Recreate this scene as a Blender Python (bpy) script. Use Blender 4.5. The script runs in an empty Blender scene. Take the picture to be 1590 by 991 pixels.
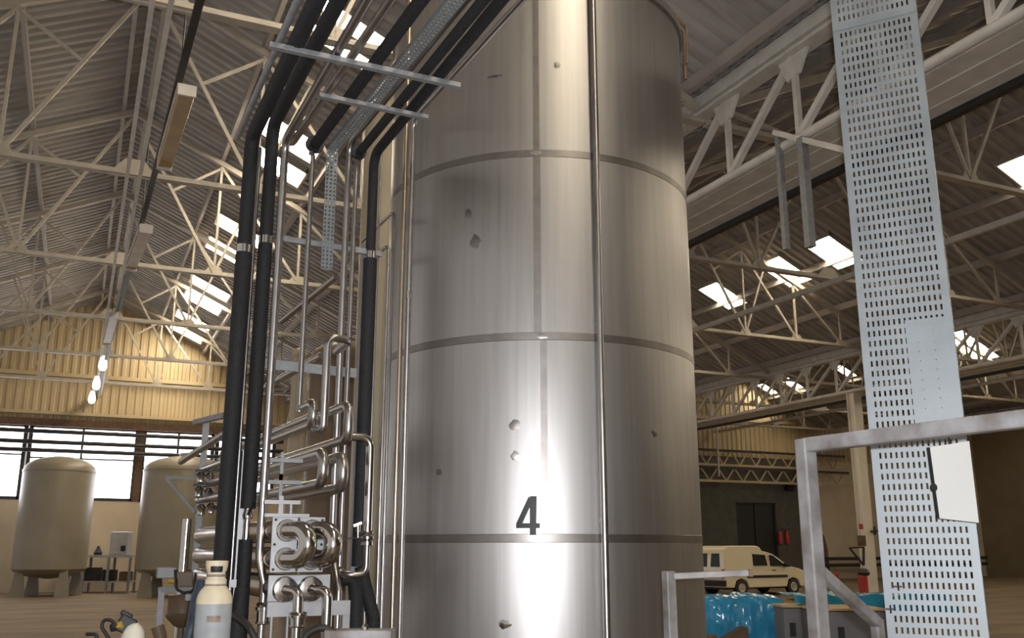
import bpy, math, random
from mathutils import Vector, Matrix
random.seed(4)
S = bpy.context.scene
COL = S.collection
PI = math.pi
# ------------------------------------------------------------------ camera model
F = 1450.0; PIT = math.radians(13.76); TH = math.radians(24.5); CZ = 1.7
def ray(px, py):
    a = (px-795)/F; b = (495.5-py)/F
    yc = math.cos(PIT)-b*math.sin(PIT); z = math.sin(PIT)+b*math.cos(PIT)
    return Vector((a*math.cos(TH)+yc*math.sin(TH), -a*math.sin(TH)+yc*math.cos(TH), z))
def at(px, py, k, val):
    d = ray(px, py); o = (0, 0, CZ); t = (val-o[k])/d[k]
    return Vector(o)+d*t
def at_u(px, py, u): return at(px, py, 1, u)
def at_z(px, py, z): return at(px, py, 2, z)
def at_Y(px, py, Y):
    d = ray(px, py); yc = d.x*math.sin(TH)+d.y*math.cos(TH)
    return Vector((0, 0, CZ))+d*(Y/yc)
TC = Vector((3.75, 7.63, 0)); TR = 1.41
def at_cyl(px, py, c=TC, r=TR):
    d = ray(px, py); o = Vector((0, 0, CZ))
    a = d.x*d.x+d.y*d.y; b = -2*(d.x*c.x+d.y*c.y); cc = c.x*c.x+c.y*c.y-r*r
    t = (-b-math.sqrt(max(0, b*b-4*a*cc)))/(2*a)
    return o+d*t
cam = bpy.data.cameras.new('camera'); cam.sensor_width = 36; cam.lens = F/1590*36
cam.clip_end = 300; cam.clip_start = .05
co = bpy.data.objects.new('camera', cam); COL.objects.link(co)
co.location = (0, 0, CZ); co.rotation_euler = (PI/2+PIT, 0, -TH)
S.camera = co
# ------------------------------------------------------------------ materials
def mat(name, col, rough=.6, metal=0, var=.12, scale=6, bump=0, stretch=(1, 1, 1), emit=0, aniso=0, spec=.5, col2=None, detail=4, rvar=0):
    m = bpy.data.materials.new(name); m.use_nodes = True
    nt = m.node_tree; N = nt.nodes; L = nt.links; b = N['Principled BSDF']
    b.inputs['Roughness'].default_value = rough; b.inputs['Metallic'].default_value = metal
    b.inputs['Specular IOR Level'].default_value = spec
    c2 = col2 or tuple(max(0, c*(1-3*var)) for c in col)
    tc = N.new('ShaderNodeTexCoord'); mp = N.new('ShaderNodeMapping'); mp.inputs['Scale'].default_value = stretch
    no = N.new('ShaderNodeTexNoise'); no.inputs['Scale'].default_value = scale; no.inputs['Detail'].default_value = detail
    L.new(tc.outputs['Object'], mp.inputs['Vector']); L.new(mp.outputs['Vector'], no.inputs['Vector'])
    cr = N.new('ShaderNodeValToRGB')
    cr.color_ramp.elements[0].position = .3; cr.color_ramp.elements[1].position = .65
    cr.color_ramp.elements[0].color = (*c2, 1); cr.color_ramp.elements[1].color = (*col, 1)
    L.new(no.outputs['Fac'], cr.inputs['Fac']); L.new(cr.outputs['Color'], b.inputs['Base Color'])
    if rvar:
        mr = N.new('ShaderNodeMapRange'); mr.inputs['To Min'].default_value = max(.02, rough-rvar); mr.inputs['To Max'].default_value = rough+rvar
        L.new(no.outputs['Fac'], mr.inputs['Value']); L.new(mr.outputs['Result'], b.inputs['Roughness'])
    if bump:
        bp = N.new('ShaderNodeBump'); bp.inputs['Strength'].default_value = bump; bp.inputs['Distance'].default_value = .02
        L.new(no.outputs['Fac'], bp.inputs['Height']); L.new(bp.outputs['Normal'], b.inputs['Normal'])
    if aniso:
        b.inputs['Anisotropic'].default_value = aniso
        tg = N.new('ShaderNodeTangent'); tg.direction_type = 'RADIAL'; tg.axis = 'Z'
        L.new(tg.outputs['Tangent'], b.inputs['Tangent'])
    if emit:
        b.inputs['Emission Color'].default_value = (*col, 1); b.inputs['Emission Strength'].default_value = emit
    return m
M = {}
M['steel'] = mat('brushed_stainless', (.50, .482, .475), .42, 1, .04, 7, 0, (3, 3, .10), aniso=.3, rvar=.03, detail=6)
M['weld'] = mat('weld_band', (.31, .285, .27), .42, 1, .06, 8)
M['scuff'] = mat('scuffed_steel', (.20, .18, .17), .5, 1, .15, 40)
M['polish'] = mat('polished_stainless', (.60, .57, .54), .16, 1, .03, 5, rvar=.05)
M['tube'] = mat('stainless_tube', (.46, .435, .42), .33, 1, .05, 6, rvar=.08)
M['galv'] = mat('galvanised_steel', (.31, .315, .33), .55, .4, .08, 14, rvar=.1)
M['trayg'] = mat('galvanised_tray', (.25, .275, .295), .5, .35, .06, 5, rvar=.1)
M['rail'] = mat('weathered_galvanised', (.33, .325, .335), .5, .3, .10, 7, .1, rvar=.1, col2=(.16, .135, .125))
M['insul'] = mat('black_pipe_insulation', (.016, .016, .019), .75, 0, .15, 40, .3)
M['rubber'] = mat('black_rubber', (.012, .012, .013), .55, 0, .1, 20)
M['dark'] = mat('dark_painted_steel', (.035, .032, .03), .55, .2, .1, 10)
M['truss'] = mat('truss_white_dimmed', (.46, .41, .34), .6, 0, .06, 4)  # white paint darkened to stand for the dim light on the trusses
M['colw'] = mat('column_white_brightened', (.80, .73, .62), .5, 0, .03, 2)  # white paint lightened in place of light falling on the column
M['wht'] = mat('white_painted_steel', (.66, .63, .58), .55, 0, .06, 4)
M['roof'] = mat('roof_sheet_paint', (.42, .395, .37), .7, 0, .05, 1.2, 0, (.6, 3, 1), col2=(.29, .265, .24))
M['purlin'] = mat('purlin_paint', (.42, .38, .345), .65, 0, .06, 2)
M['sheet'] = mat('cream_cladding', (.53, .42, .255), .6, 0, .05, .6)
M['wall'] = mat('cream_painted_wall', (.60, .50, .37), .75, 0, .05, 1)
M['greywall'] = mat('grey_block_wall', (.10, .092, .082), .8, 0, .08, 3)
M['beigewall'] = mat('beige_block_wall', (.38, .32, .22), .8, 0, .05, 1)
M['floor'] = mat('dusty_concrete_floor', (.21, .155, .095), .8, 0, .1, .35, 0, (1, 3, 1), col2=(.105, .073, .042), rvar=.1, spec=.25)
M['lightp'] = mat('rooflight_sheet', (1, .87, .65), .5, 0, 0, 1, emit=24)
M['winp'] = mat('bright_window_pane', (.95, .95, 1), .3, 0, 0, 1, emit=5)
M['wframe'] = mat('window_frame_paint', (.05, .045, .05), .6, 0, .08, 6)
M['rust'] = mat('rusty_brown_paint', (.16, .085, .045), .7, 0, .15, 8)
M['lamp'] = mat('yellowed_diffuser', (.42, .29, .12), .45, 0, .08, 3)
M['bulb'] = mat('lit_lamp', (1, .97, .9), .4, 0, 0, 1, emit=.9)
M['beige'] = mat('beige_vessel_paint', (.42, .36, .27), .45, 0, .06, 1)
M['brown'] = mat('brown_and_shaded_beige', (.17, .115, .07), .5, 0, .08, 2)  # plain brown parts; also the beige vessel with its shade coloured in
M['gtank'] = mat('grey_green_vessel', (.25, .215, .16), .4, 0, .05, 1)
M['plate'] = mat('grey_plate_steel', (.46, .46, .48), .42, .4, .05, 8)
M['shellm'] = mat('bronze_tone_shell', (.46, .38, .31), .3, 1, .06, 3, rvar=.08)
M['cyl_g'] = mat('grey_cylinder_paint', (.40, .42, .44), .5, 0, .06, 12)
M['cyl_w'] = mat('cream_cylinder_paint', (.78, .68, .50), .5, 0, .05, 12)
M['stain'] = mat('rust_stain', (.34, .27, .21), .7, 0, .15, 40)
M['blue'] = mat('blue_plastic_sheet', (.04, .30, .56), .16, 0, .10, 3, .35, rvar=.08)
M['blue2'] = mat('teal_blue_plastic', (.03, .27, .42), .25, 0, .10, 3, .35)
M['cab'] = mat('grey_cabinet_paint', (.17, .165, .18), .55, 0, .05, 4)
M['card'] = mat('cardboard', (.50, .37, .20), .8, 0, .06, 5)
M['dcard'] = mat('dark_brown_board', (.10, .055, .035), .8, 0, .1, 9)
M['van'] = mat('cream_white_car_paint', (.80, .70, .50), .25, 0, .01, 2)
M['glass'] = mat('dark_car_glass', (.018, .019, .019), .3, 0, .05, 2, spec=.12)
M['hub'] = mat('wheel_hub', (.55, .5, .42), .4, .5, .05, 8)
M['red'] = mat('red_paint', (.52, .035, .03), .45, 0, .08, 6)
M['blk'] = mat('black_marking_paint', (.012, .013, .016), .5, 0, .08, 20)
M['paper'] = mat('white_sheet', (.52, .52, .51), .6, 0, .02, 3)
M['copper'] = mat('dull_gold_tube', (.60, .50, .38), .3, 1, .05, 4)
M['yel'] = mat('yellow_brass', (.55, .36, .06), .4, .3, .08, 10)
M['wplast'] = mat('off_white_plastic', (.70, .66, .56), .45, 0, .05, 6)
M['bluehose'] = mat('dark_blue_hose', (.04, .055, .085), .5, 0, .1, 12)
M['roof2'] = M['roof']
# ------------------------------------------------------------------ mesh builder
ORG = {}
class MB:
    def __init__(s): s.v = []; s.f = []
    def add(s, vs, fs):
        o = len(s.v); s.v += [Vector(q) for q in vs]; s.f += [tuple(i+o for i in f) for f in fs]; return s
    def box(s, c, size, R=None):
        x, y, z = [q/2 for q in size]; c = Vector(c)
        vs = [Vector(p) for p in ((-x,-y,-z),(x,-y,-z),(x,y,-z),(-x,y,-z),(-x,-y,z),(x,-y,z),(x,y,z),(-x,y,z))]
        if R is not None: vs = [R @ q for q in vs]
        return s.add([c+q for q in vs], [(0,3,2,1),(4,5,6,7),(0,1,5,4),(1,2,6,5),(2,3,7,6),(3,0,4,7)])
    def bb(s, x0, x1, y0, y1, z0, z1): return s.box(((x0+x1)/2,(y0+y1)/2,(z0+z1)/2),(x1-x0,y1-y0,z1-z0))
    def bar(s, p0, p1, w, h, up=(0,0,1)):
        p0 = Vector(p0); p1 = Vector(p1); d = (p1-p0); ln = d.length; d.normalize(); up = Vector(up)
        if abs(d.dot(up)) > .98: up = Vector((1,0,0)) if abs(d.x) < .9 else Vector((0,1,0))
        a = d.cross(up).normalized(); b = a.cross(d).normalized()
        R = Matrix((a, d, b)).transposed()
        return s.box((p0+p1)/2, (w, ln, h), R)
    def prism(s, poly, y0, y1, fn=None):           # poly in (x,z), extruded along y
        n = len(poly); vs = [(x,y0,z) for x,z in poly]+[(x,y1,z) for x,z in poly]
        if fn: vs = [fn(Vector(q)) for q in vs]
        fs = [tuple(range(n))[::-1], tuple(range(n,2*n))]+[(i,(i+1)%n,(i+1)%n+n,i+n) for i in range(n)]
        return s.add(vs, [f[::-1] for f in fs])
    def tube(s, pts, r, seg=12, fil=0, caps=True, fs_=5):
        P = [Vector(p) for p in pts]
        if fil and len(P) > 2:
            Q = [P[0]]
            for i in range(1, len(P)-1):
                a, b, c = P[i-1], P[i], P[i+1]
                d1 = (a-b); d2 = (c-b); l1, l2 = d1.length, d2.length
                d1.normalize(); d2.normalize()
                ang = d1.angle(d2, 0)
                if ang > 3.1: Q.append(b); continue
                t = min(fil/max(.05, math.tan(ang/2)), l1*.499, l2*.499); rr = t*math.tan(ang/2)
                ce = b+(d1+d2).normalized()*(rr/math.sin(ang/2))
                s0 = b+d1*t-ce; s1 = b+d2*t-ce
                sw = s0.angle(s1, 0)
                for k in range(fs_+1):
                    w = k/fs_
                    Q.append(ce+(s0*math.sin((1-w)*sw)+s1*math.sin(w*sw))/max(1e-6, math.sin(sw)))
            Q.append(P[-1]); P = Q
        n = len(P); vs = []
        T = []
        for i in range(n):
            d = (P[min(i+1,n-1)]-P[max(i-1,0)]);
            T.append(d.normalized())
        up = Vector((0,0,1)) if abs(T[0].z) < .9 else Vector((1,0,0))
        nrm = (up-T[0]*up.dot(T[0])).normalized()
        for i in range(n):
            nrm = (nrm-T[i]*nrm.dot(T[i])).normalized(); bi = T[i].cross(nrm)
            rr = r[i] if isinstance(r, (list, tuple)) else r
            for k in range(seg):
                a = 2*PI*k/seg; vs.append(P[i]+nrm*(math.cos(a)*rr)+bi*(math.sin(a)*rr))
        fs = []
        for i in range(n-1):
            for k in range(seg):
                fs.append((i*seg+k, i*seg+(k+1)%seg, (i+1)*seg+(k+1)%seg, (i+1)*seg+k))
        if caps: fs += [tuple(range(seg))[::-1], tuple((n-1)*seg+k for k in range(seg))]
        return s.add(vs, fs)
    def lathe(s, prof, c, seg=32, axis='z', caps=True, a0=0, a1=2*PI):
        c = Vector(c); vs = []; n = len(prof); full = abs(a1-a0-2*PI) < 1e-4; m = seg if full else seg+1
        for r, h in prof:
            for k in range(m):
                a = a0+(a1-a0)*k/seg
                q = {'z': (math.cos(a)*r, math.sin(a)*r, h), 'y': (math.cos(a)*r, h, math.sin(a)*r), 'x': (h, math.cos(a)*r, math.sin(a)*r)}[axis]
                vs.append(c+Vector(q))
        fs = []
        for i in range(n-1):
            for k in range(seg):
                fs.append((i*m+k, i*m+(k+1)%m, (i+1)*m+(k+1)%m, (i+1)*m+k))
        if caps and full: fs += [tuple(range(m))[::-1], tuple((n-1)*m+k for k in range(m))]
        if axis == 'y': fs = [f[::-1] for f in fs]
        return s.add(vs, fs)
    def rod(s, p0, p1, r, seg=12): return s.tube([p0, p1], r, seg)
    def build(s, name, m, parent=None, bevel=0, smooth=True, org=None, solid=0):
        me = bpy.data.meshes.new(name)
        if parent is not None: o0 = ORG[parent]
        elif org is not None: o0 = Vector(org)
        else:
            xs = [q.x for q in s.v]; ys = [q.y for q in s.v]; zs = [q.z for q in s.v]
            o0 = Vector(((min(xs)+max(xs))/2, (min(ys)+max(ys))/2, min(zs)))
        me.from_pydata([q-o0 for q in s.v], [], s.f); me.validate(); me.update()
        me.materials.append(M[m] if isinstance(m, str) else m)
        if smooth:
            me.polygons.foreach_set('use_smooth', [True]*len(me.polygons))
            me.set_sharp_from_angle(angle=math.radians(38))
        o = bpy.data.objects.new(name, me); COL.objects.link(o)
        if parent is not None: o.parent = parent
        else: o.location = o0
        ORG[o] = o0
        if solid:
            md = o.modifiers.new('thickness', 'SOLIDIFY'); md.thickness = solid; md.offset = 0
        if bevel:
            md = o.modifiers.new('edge', 'BEVEL'); md.width = bevel; md.segments = 2; md.limit_method = 'ANGLE'; md.angle_limit = .6
        return o
def thing(name, label, cat, loc, group=None):
    o = bpy.data.objects.new(name, None); COL.objects.link(o); o.location = loc; ORG[o] = Vector(loc)
    o.empty_display_size = .1
    o['label'] = label; o['category'] = cat
    if group: o['group'] = group
    return o
def tag(o, label, cat, group=None):
    o['label'] = label; o['category'] = cat
    if group: o['group'] = group
    return o
def struct(o): o['kind'] = 'structure'; return o
def dup(root, loc, label, group=None):
    r = root.copy(); COL.objects.link(r); r.location = loc; r['label'] = label; ORG[r] = Vector(loc)
    if group: r['group'] = group
    for ch in list(root.children):
        c = ch.copy(); COL.objects.link(c); c.parent = r
        for g in ch.children:
            d = g.copy(); COL.objects.link(d); d.parent = c
    return r
# ================================================================== SETTING
U0, U1 = -9.0, 42.0
RIDGE = [.3, 15.7, 31.1, 46.5]; HALF = 7.7; RZ = 11.95; SL = .46
MB().bb(-7, 60, U0, U1+.3, -.25, 0).build('floor', 'floor', smooth=False)
struct(bpy.data.objects['floor'])
def roof_slope(name, rv, side):
    b = MB(); p = .30; n = int((U1-U0)/p)
    prof = [(0, 0), (.12, 0), (.15, .08), (.27, .08)]
    us = [];
    for k in range(n+1):
        for du, dz in prof: us.append((U0+k*p+du, dz))
    vs = []
    for u, dz in us:
        vs.append((rv, u, RZ+.0+dz)); vs.append((rv+side*(HALF+.1), u, RZ-SL*(HALF+.1)+dz))
    fs = [(2*i, 2*i+1, 2*i+3, 2*i+2) for i in range(len(us)-1)]
    if side > 0: fs = [f[::-1] for f in fs]
    b.add(vs, fs)
    o = struct(b.build(name, 'roof', smooth=False, solid=.012))
    for dv in (.25, 2.05, 4.0, 5.8, 7.4):
        x = rv+side*dv; z = RZ-SL*dv-.13
        q = MB().bb(x-.035, x+.035, U0, U1-.02, z-.10, z+.10); q.bb(x-.035, x+.05, U0, U1-.02, z-.11, z-.095)
        q.build('purlin', 'purlin', parent=o, smooth=False)
    return o
k = 1
for rv in RIDGE[:3]:
    for sd in (-1, 1):
        roof_slope('ceiling' if k == 1 else 'ceiling.%03d' % (k-1), rv, sd); k += 1
roof_slope('ceiling.006', RIDGE[3], -1); roof_slope('ceiling.007', RIDGE[3], 1)
# rooflights (daylight through translucent roof strips)
wn = 10
def rooflight(rv, d0, d1, u0, u1):
    global wn
    b = MB(); vs = []
    for dv in (d0, d1):
        for u in (u0, u1): vs.append((rv+dv, u, RZ-SL*dv-.03))
    vs += [Vector(q)+Vector((0, 0, .02)) for q in vs]
    b.add(vs, [(0,1,3,2),(4,6,7,5),(0,4,5,1),(2,3,7,6),(0,2,6,4),(1,5,7,3)])
    o = struct(b.build('window_%d' % wn, 'lightp', smooth=False)); wn += 1
    f = MB()
    for u in (u0-.03, u1+.03):
        f.bar((rv+d0-.05, u, RZ-SL*(d0-.05)-.0), (rv+d1+.05, u, RZ-SL*(d1+.05)-.0), .06, .15)
    for dv in (d0-.03, d1+.03):
        f.bar((rv+dv, u0-.06, RZ-SL*dv), (rv+dv, u1+.06, RZ-SL*dv), .06, .17)
    f.build('window_frame', 'purlin', parent=o, smooth=False)
for u0_, u1_ in ((-6.9, -5.9), (-4.9, -3.9), (-1.4, -.4), (.7, 1.7), (6.3, 7.3), (8.3, 9.3), (14.0, 14.5), (14.85, 15.25), (18.8, 19.85), (20.45, 21.4), (25.7, 26.65), (27.85, 28.95), (32.3, 33.3), (34.25, 35.5), (37.5, 38.7), (39.9, 41.0)):
    rooflight(RIDGE[0], 2.5, 3.75, u0_, u1_)
for uc in (-5, 1.5, 8.4, 13.4, 19.95, 22.1, 25.28, 29.4, 34.6, 38.9):
    rooflight(RIDGE[1], 3.2, 4.4, uc-.5, uc+.5)
for uc in (35.2, 39.1, 41.15):
    rooflight(RIDGE[2], 2.9, 3.85, uc-.28, uc+.28)
for uc in (-2, 4, 10, 16, 22, 28):  # added unseen rooflights that brighten the right-hand bays
    rooflight(RIDGE[2], 2.5, 4.6, uc-.6, uc+.6)
for uc in (-2, 4, 10, 20, 32):  # more unseen rooflights, added to lift the light on the right
    rooflight(RIDGE[3], 2.0, 4.2, uc-.6, uc+.6)
# ---- end wall
def clad(name, v0, v1, z0, z1fn, u, m, p=.32):
    b = MB(); vs = []; n = int((v1-v0)/p)
    for k in range(n+1):
        for dv, du in ((0, 0), (.12, 0), (.16, -.05), (.28, -.05)):
            v = min(v0+k*p+dv, v1); vs.append((v, u+du, z0)); vs.append((v, u+du, z1fn(v)))
    b.add(vs, [(2*i, 2*i+2, 2*i+3, 2*i+1) for i in range(len(vs)//2-1)])
    return b.build(name, m, smooth=False, solid=.02)
def roofz(v):
    i = min(range(4), key=lambda k: abs(v-RIDGE[k])); return RZ-SL*abs(v-RIDGE[i])-.02
struct(clad('wall_back', -6.4, 51.2, 6.55, roofz, U1, 'sheet'))
o = MB().bb(-6.4, 7.6, U1, U1+.25, 0, 3.55); o.bb(7.6, 23.4, U1, U1+.25, 0, 6.6); o.bb(36.85, 51.2, U1, U1+.25, 0, 6.6)
o = struct(o.build('wall_back_masonry', 'wall', smooth=False)); o.name = 'wall_back.001'
o = MB().bb(23.4, 32.5, U1, U1+.25, 0, 6.6); o.bb(35.2, 36.85, U1, U1+.25, 0, 6.6); o.bb(32.5, 35.2, U1, U1+.25, 4.1, 6.6)
o = struct(o.build('wall_back.002', 'greywall', smooth=False))
o = struct(MB().bb(32.5, 35.2, U1+.12, U1+.2, 0, 4.1).build('door_1', 'rubber', smooth=False))
q = MB()
for x in (32.55, 33.85, 35.15): q.bb(x-.05, x+.05, U1+.06, U1+.12, 0, 4.1)
q.bb(32.5, 35.2, U1+.06, U1+.12, 4.0, 4.1); q.build('door_frame', 'dark', parent=o, smooth=False)
struct(MB().bb(51.2, 51.45, U0, U1, 0, 9).build('wall_right', 'beigewall', smooth=False))
struct(MB().bb(5.5, 51.4, U0-.25, U0, 0, 11).build('wall_front_added', 'greywall', smooth=False))  # unseen dark wall, added to darken the reflection on the tank's right
# windows of the end wall
def endwin(n, v0, v1, z0=3.6, z1=6.45, vm=(), hz=()):
    o = struct(MB().bb(v0, v1, U1+.10, U1+.13, z0, z1).build('window_%d' % n, 'winp', smooth=False))
    f = MB()
    for v in (v0, v1): f.bb(v-.07, v+.07, U1-.02, U1+.16, z0-.06, z1+.06)
    for z in (z0, z1): f.bb(v0, v1, U1-.02, U1+.16, z-.06, z+.06)
    for v in vm: f.bb(v-.045, v+.045, U1, U1+.1, z0, z1)
    for z in hz: f.bb(v0, v1, U1, U1+.1, z-.03, z+.03)
    f.build('window_frame', 'wframe', parent=o, smooth=False)
endwin(1, -5.9, -2.2, vm=(-4,), hz=(5.3,))
endwin(2, -2.0, 1.95, vm=(-.1,), hz=(5.2,))
endwin(3, 2.25, 5.0, vm=(3.6,), hz=(4.9, 5.8))
endwin(4, 5.2, 7.6, vm=(6.4,), hz=(4.9, 5.8))
struct(MB().bb(1.97, 2.23, U1-.05, U1+.2, 3.55, 6.6).build('trim_1', 'rust', smooth=False))
struct(MB().bb(-6.4, 8, U1-.16, U1, 6.45, 6.75).build('trim_2', 'rust', smooth=False))
# horizontal rails on the cladding
for n, (z, hgt, dp) in enumerate(((8.55, .16, .2), (6.98, .12, .24))):
    tag(MB().bb(-6.3, 21.8, U1-.1-dp, U1-.07, z-hgt/2, z+hgt/2).build('cladding_rail', 'sheet', smooth=False),
        ('upper cream horizontal sheeting rail across the corrugated end wall', 'lower cream sheeting rail just above the end wall windows')[n], 'rail')
tag(MB().bb(23.6, 36.6, U1-.3, U1-.07, 8.5, 8.7).build('cladding_rail', 'sheet', smooth=False), 'cream sheeting rail on the yellow cladding over the dark doorway', 'rail')
for n, z in enumerate((6.2, 5.78, 5.45)):
    q = MB().rod((-6.3, U1-.45, z), (7.9, U1-.45, z), .085, 10)
    for x in (-5.95, -2.1, 2.1, 5.1, 7.65): q.bb(x-.03, x+.03, U1-.45, U1-.02, z-.03, z+.03)
    tag(q.build('service_pipe', 'dark'),
        ('top', 'middle', 'lowest')[n]+' of the dark pipes running across the end wall windows', 'pipe', 'dark pipes across the windows')
# ---- trusses
def truss_proto(loc, label, group):
    t = thing('roof_truss', label, 'truss', loc, group)
    L0 = Vector(loc)
    def bar(n, a, b, w, h, m='truss'):
        q = MB().bar(L0+Vector((a[0], 0, a[1])), L0+Vector((b[0], 0, b[1])), w, h, (0, 1, 0)); q.build(n, m, parent=t, smooth=False)
    top = lambda x: RZ-7.9-.32-SL*abs(x)
    q = MB().bb(loc[0]-HALF+.05, loc[0]+HALF-.05, loc[1]-.08, loc[1]+.08, loc[2]-.02, loc[2]+.02)
    q.bb(loc[0]-HALF+.05, loc[0]+HALF-.05, loc[1]-.015, loc[1]+.015, loc[2], loc[2]+.09)
    q.build('bottom_chord', 'truss', parent=t, smooth=False)
    for s in (-1, 1):
        bar('top_chord', (0, top(0)), (s*(HALF-.1), top(HALF-.1)), .12, .12)
        xs = [0, 2.05, 4.0, 5.8, 7.4]
        for i in range(1, 4):
            x = s*xs[i]
            bar('vertical_strut', (x, .02), (x, top(x)), .055, .055)
            xp = s*xs[i-1]
            bar('diagonal_brace', (xp, top(xp)-.1), (x, .05), .065, .065)
        bar('diagonal_brace', (s*xs[3], .06), (s*xs[4], top(xs[4])), .07, .07)
        bar('sub_strut', (s*.95, (top(0)-.1)*.525), (s*2.05, top(2.05)-.12), .055, .055)
        bar('sub_strut', (s*2.05, .06), (s*2.95, top(2.95)), .055, .055)
        for x in (2.05, 4.0, 5.8):
            g = MB().prism([(loc[0]+s*x-.26, loc[2]-.03), (loc[0]+s*x+.26, loc[2]-.03), (loc[0]+s*x+.13, loc[2]+.2), (loc[0]+s*x-.13, loc[2]+.2)], loc[1]-.02, loc[1]+.02)
            g.build('gusset_plate', 'truss', parent=t, smooth=False)
    g = MB().prism([(loc[0]-.42, loc[2]-.05), (loc[0]+.42, loc[2]-.05), (loc[0]+.15, loc[2]+.28), (loc[0]-.15, loc[2]+.28)], loc[1]-.03, loc[1]+.03)
    g.build('gusset_plate', 'truss', parent=t, smooth=False)
    return t
TU = [10.6, 16.3, 22.0, 27.7, 33.4, 39.1]
ORD = ['nearest', 'second', 'third', 'fourth', 'fifth', 'farthest']
T0 = truss_proto((RIDGE[0], TU[0], 7.9), 'white lattice roof truss left of the big tank, nearest to the camera', 'trusses of the left bay')
for i in range(1, 6):
    dup(T0, (RIDGE[0], TU[i], 7.9), 'white lattice roof truss left of the big tank, %s from the camera' % ORD[i] if i < 5 else 'white lattice roof truss left of the big tank, farthest, close to the end wall', 'trusses of the left bay')
for i in range(6):
    dup(T0, (RIDGE[1], TU[i], 7.9), ('white roof truss between the big tank and the perforated tray, %s from the camera' % ORD[i]) if i < 5 else 'white roof truss right of the big tank, farthest back in its bay', 'trusses right of the big tank')
for i in range(2, 6):
    dup(T0, (RIDGE[2], TU[i], 7.9), 'cream roof truss in the distant bay beyond the white column, %s of its row' % ['', '', 'nearest', 'second', 'third', 'last'][i], 'trusses of the distant bay')
# longitudinal tie joining the truss gussets
q = MB()
for dx in (-.10, .10): q.bb(RIDGE[0]+dx-.03, RIDGE[0]+dx+.03, U0, U1-.1, 7.76, 7.86)
tag(q.build('tie_beam', 'wht', smooth=False), 'long double white tie beam running under the left bay trusses', 'beam')
tag(MB().bb(RIDGE[1]-.05, RIDGE[1]+.05, U0, U1-.1, 7.74, 7.86).build('tie_beam', 'wht', smooth=False), 'long white tie beam under the trusses right of the tank', 'beam')
tag(MB().bb(RIDGE[2]-.05, RIDGE[2]+.05, 15, U1-.1, 7.74, 7.86).build('tie_beam', 'wht', smooth=False), 'cream tie beam under the trusses of the distant bay', 'beam')
# ---- valley girders
def girder(v, label):
    g = thing('valley_girder', label, 'girder', (v, (U0+U1)/2, 6.85))
    MB().rod((v, U0+.05, 6.84), (v, U1-.1, 6.84), .065, 12).build('bottom_chord', 'wht', parent=g)
    q = MB().bb(v-.13, v+.13, U0+.05, U1-.1, 8.0, 8.03); q.bb(v-.015, v+.015, U0+.05, U1-.1, 8.0, 8.14); q.build('top_chord', 'wht', parent=g, smooth=False)
    q = MB().bb(v-.06, v-.03, U0+.05, U1-.1, 8.14, 8.36); q.bb(v-.09, v+.02, U0+.05, U1-.1, 8.14, 8.17); q.build('gutter_side', 'wht', parent=g, smooth=False)
    q = MB().bb(v+.10, v+1.05, U0+.05, U1-.1, 6.80, 6.83)
    for x in (v+.42, v+.8): q.bb(x-.012, x+.012, U0+.05, U1-.1, 6.785, 6.81)
    q.build('walkway_plate', 'wht', parent=g, smooth=False)
    MB().bb(v+1.06, v+1.16, U0+.05, U1-.1, 6.72, 6.98).build('walkway_edge', 'dark', parent=g, smooth=False)
    u = 8.6-1.43*6; n = 0
    while u < U1-1.6:
        MB().bar((v, u, 6.86), (v, u, 8.0), .07, .07).build('vertical_strut', 'wht', parent=g, smooth=False)
        MB().bar((v, u, 8.0), (v, u+1.43, 6.86), .085, .085).build('diagonal_brace', 'wht', parent=g, smooth=False)
        u += 1.43
        if n < 22: MB().prism([(u-.28, 8.0), (u-.10, 7.72), (u+.14, 7.68), (u+.28, 8.0)], v-.02, v+.02, lambda p: Vector((p.y, p.x, p.z))).build('gusset_plate', 'wht', parent=g, smooth=False)
        n += 1
    return g
girder(8.0, 'white lattice valley girder with walkway plate high right of the big tank')
girder(23.4, 'distant lattice valley girder resting on the white column')
# columns
def column(v, u, h, label, base=True):
    t = thing('column', label, 'column', (v, u, 0))
    q = MB().bb(v-.17, v+.17, u-.17, u-.14, 0, h); q.bb(v-.17, v+.17, u+.14, u+.17, 0, h); q.bb(v-.08, v+.08, u-.14, u+.14, 0, h)
    q.build('shaft', 'colw', parent=t, smooth=False)
    MB().bb(v-.3, v+.3, u-.3, u+.3, 0, .04).build('base_plate', 'wht', parent=t, smooth=False)
    return t
cp = at(1346, 850, 0, 23.4)
column(23.4, cp.y, 6.75, 'tall white steel column behind the perforated tray')
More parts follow.
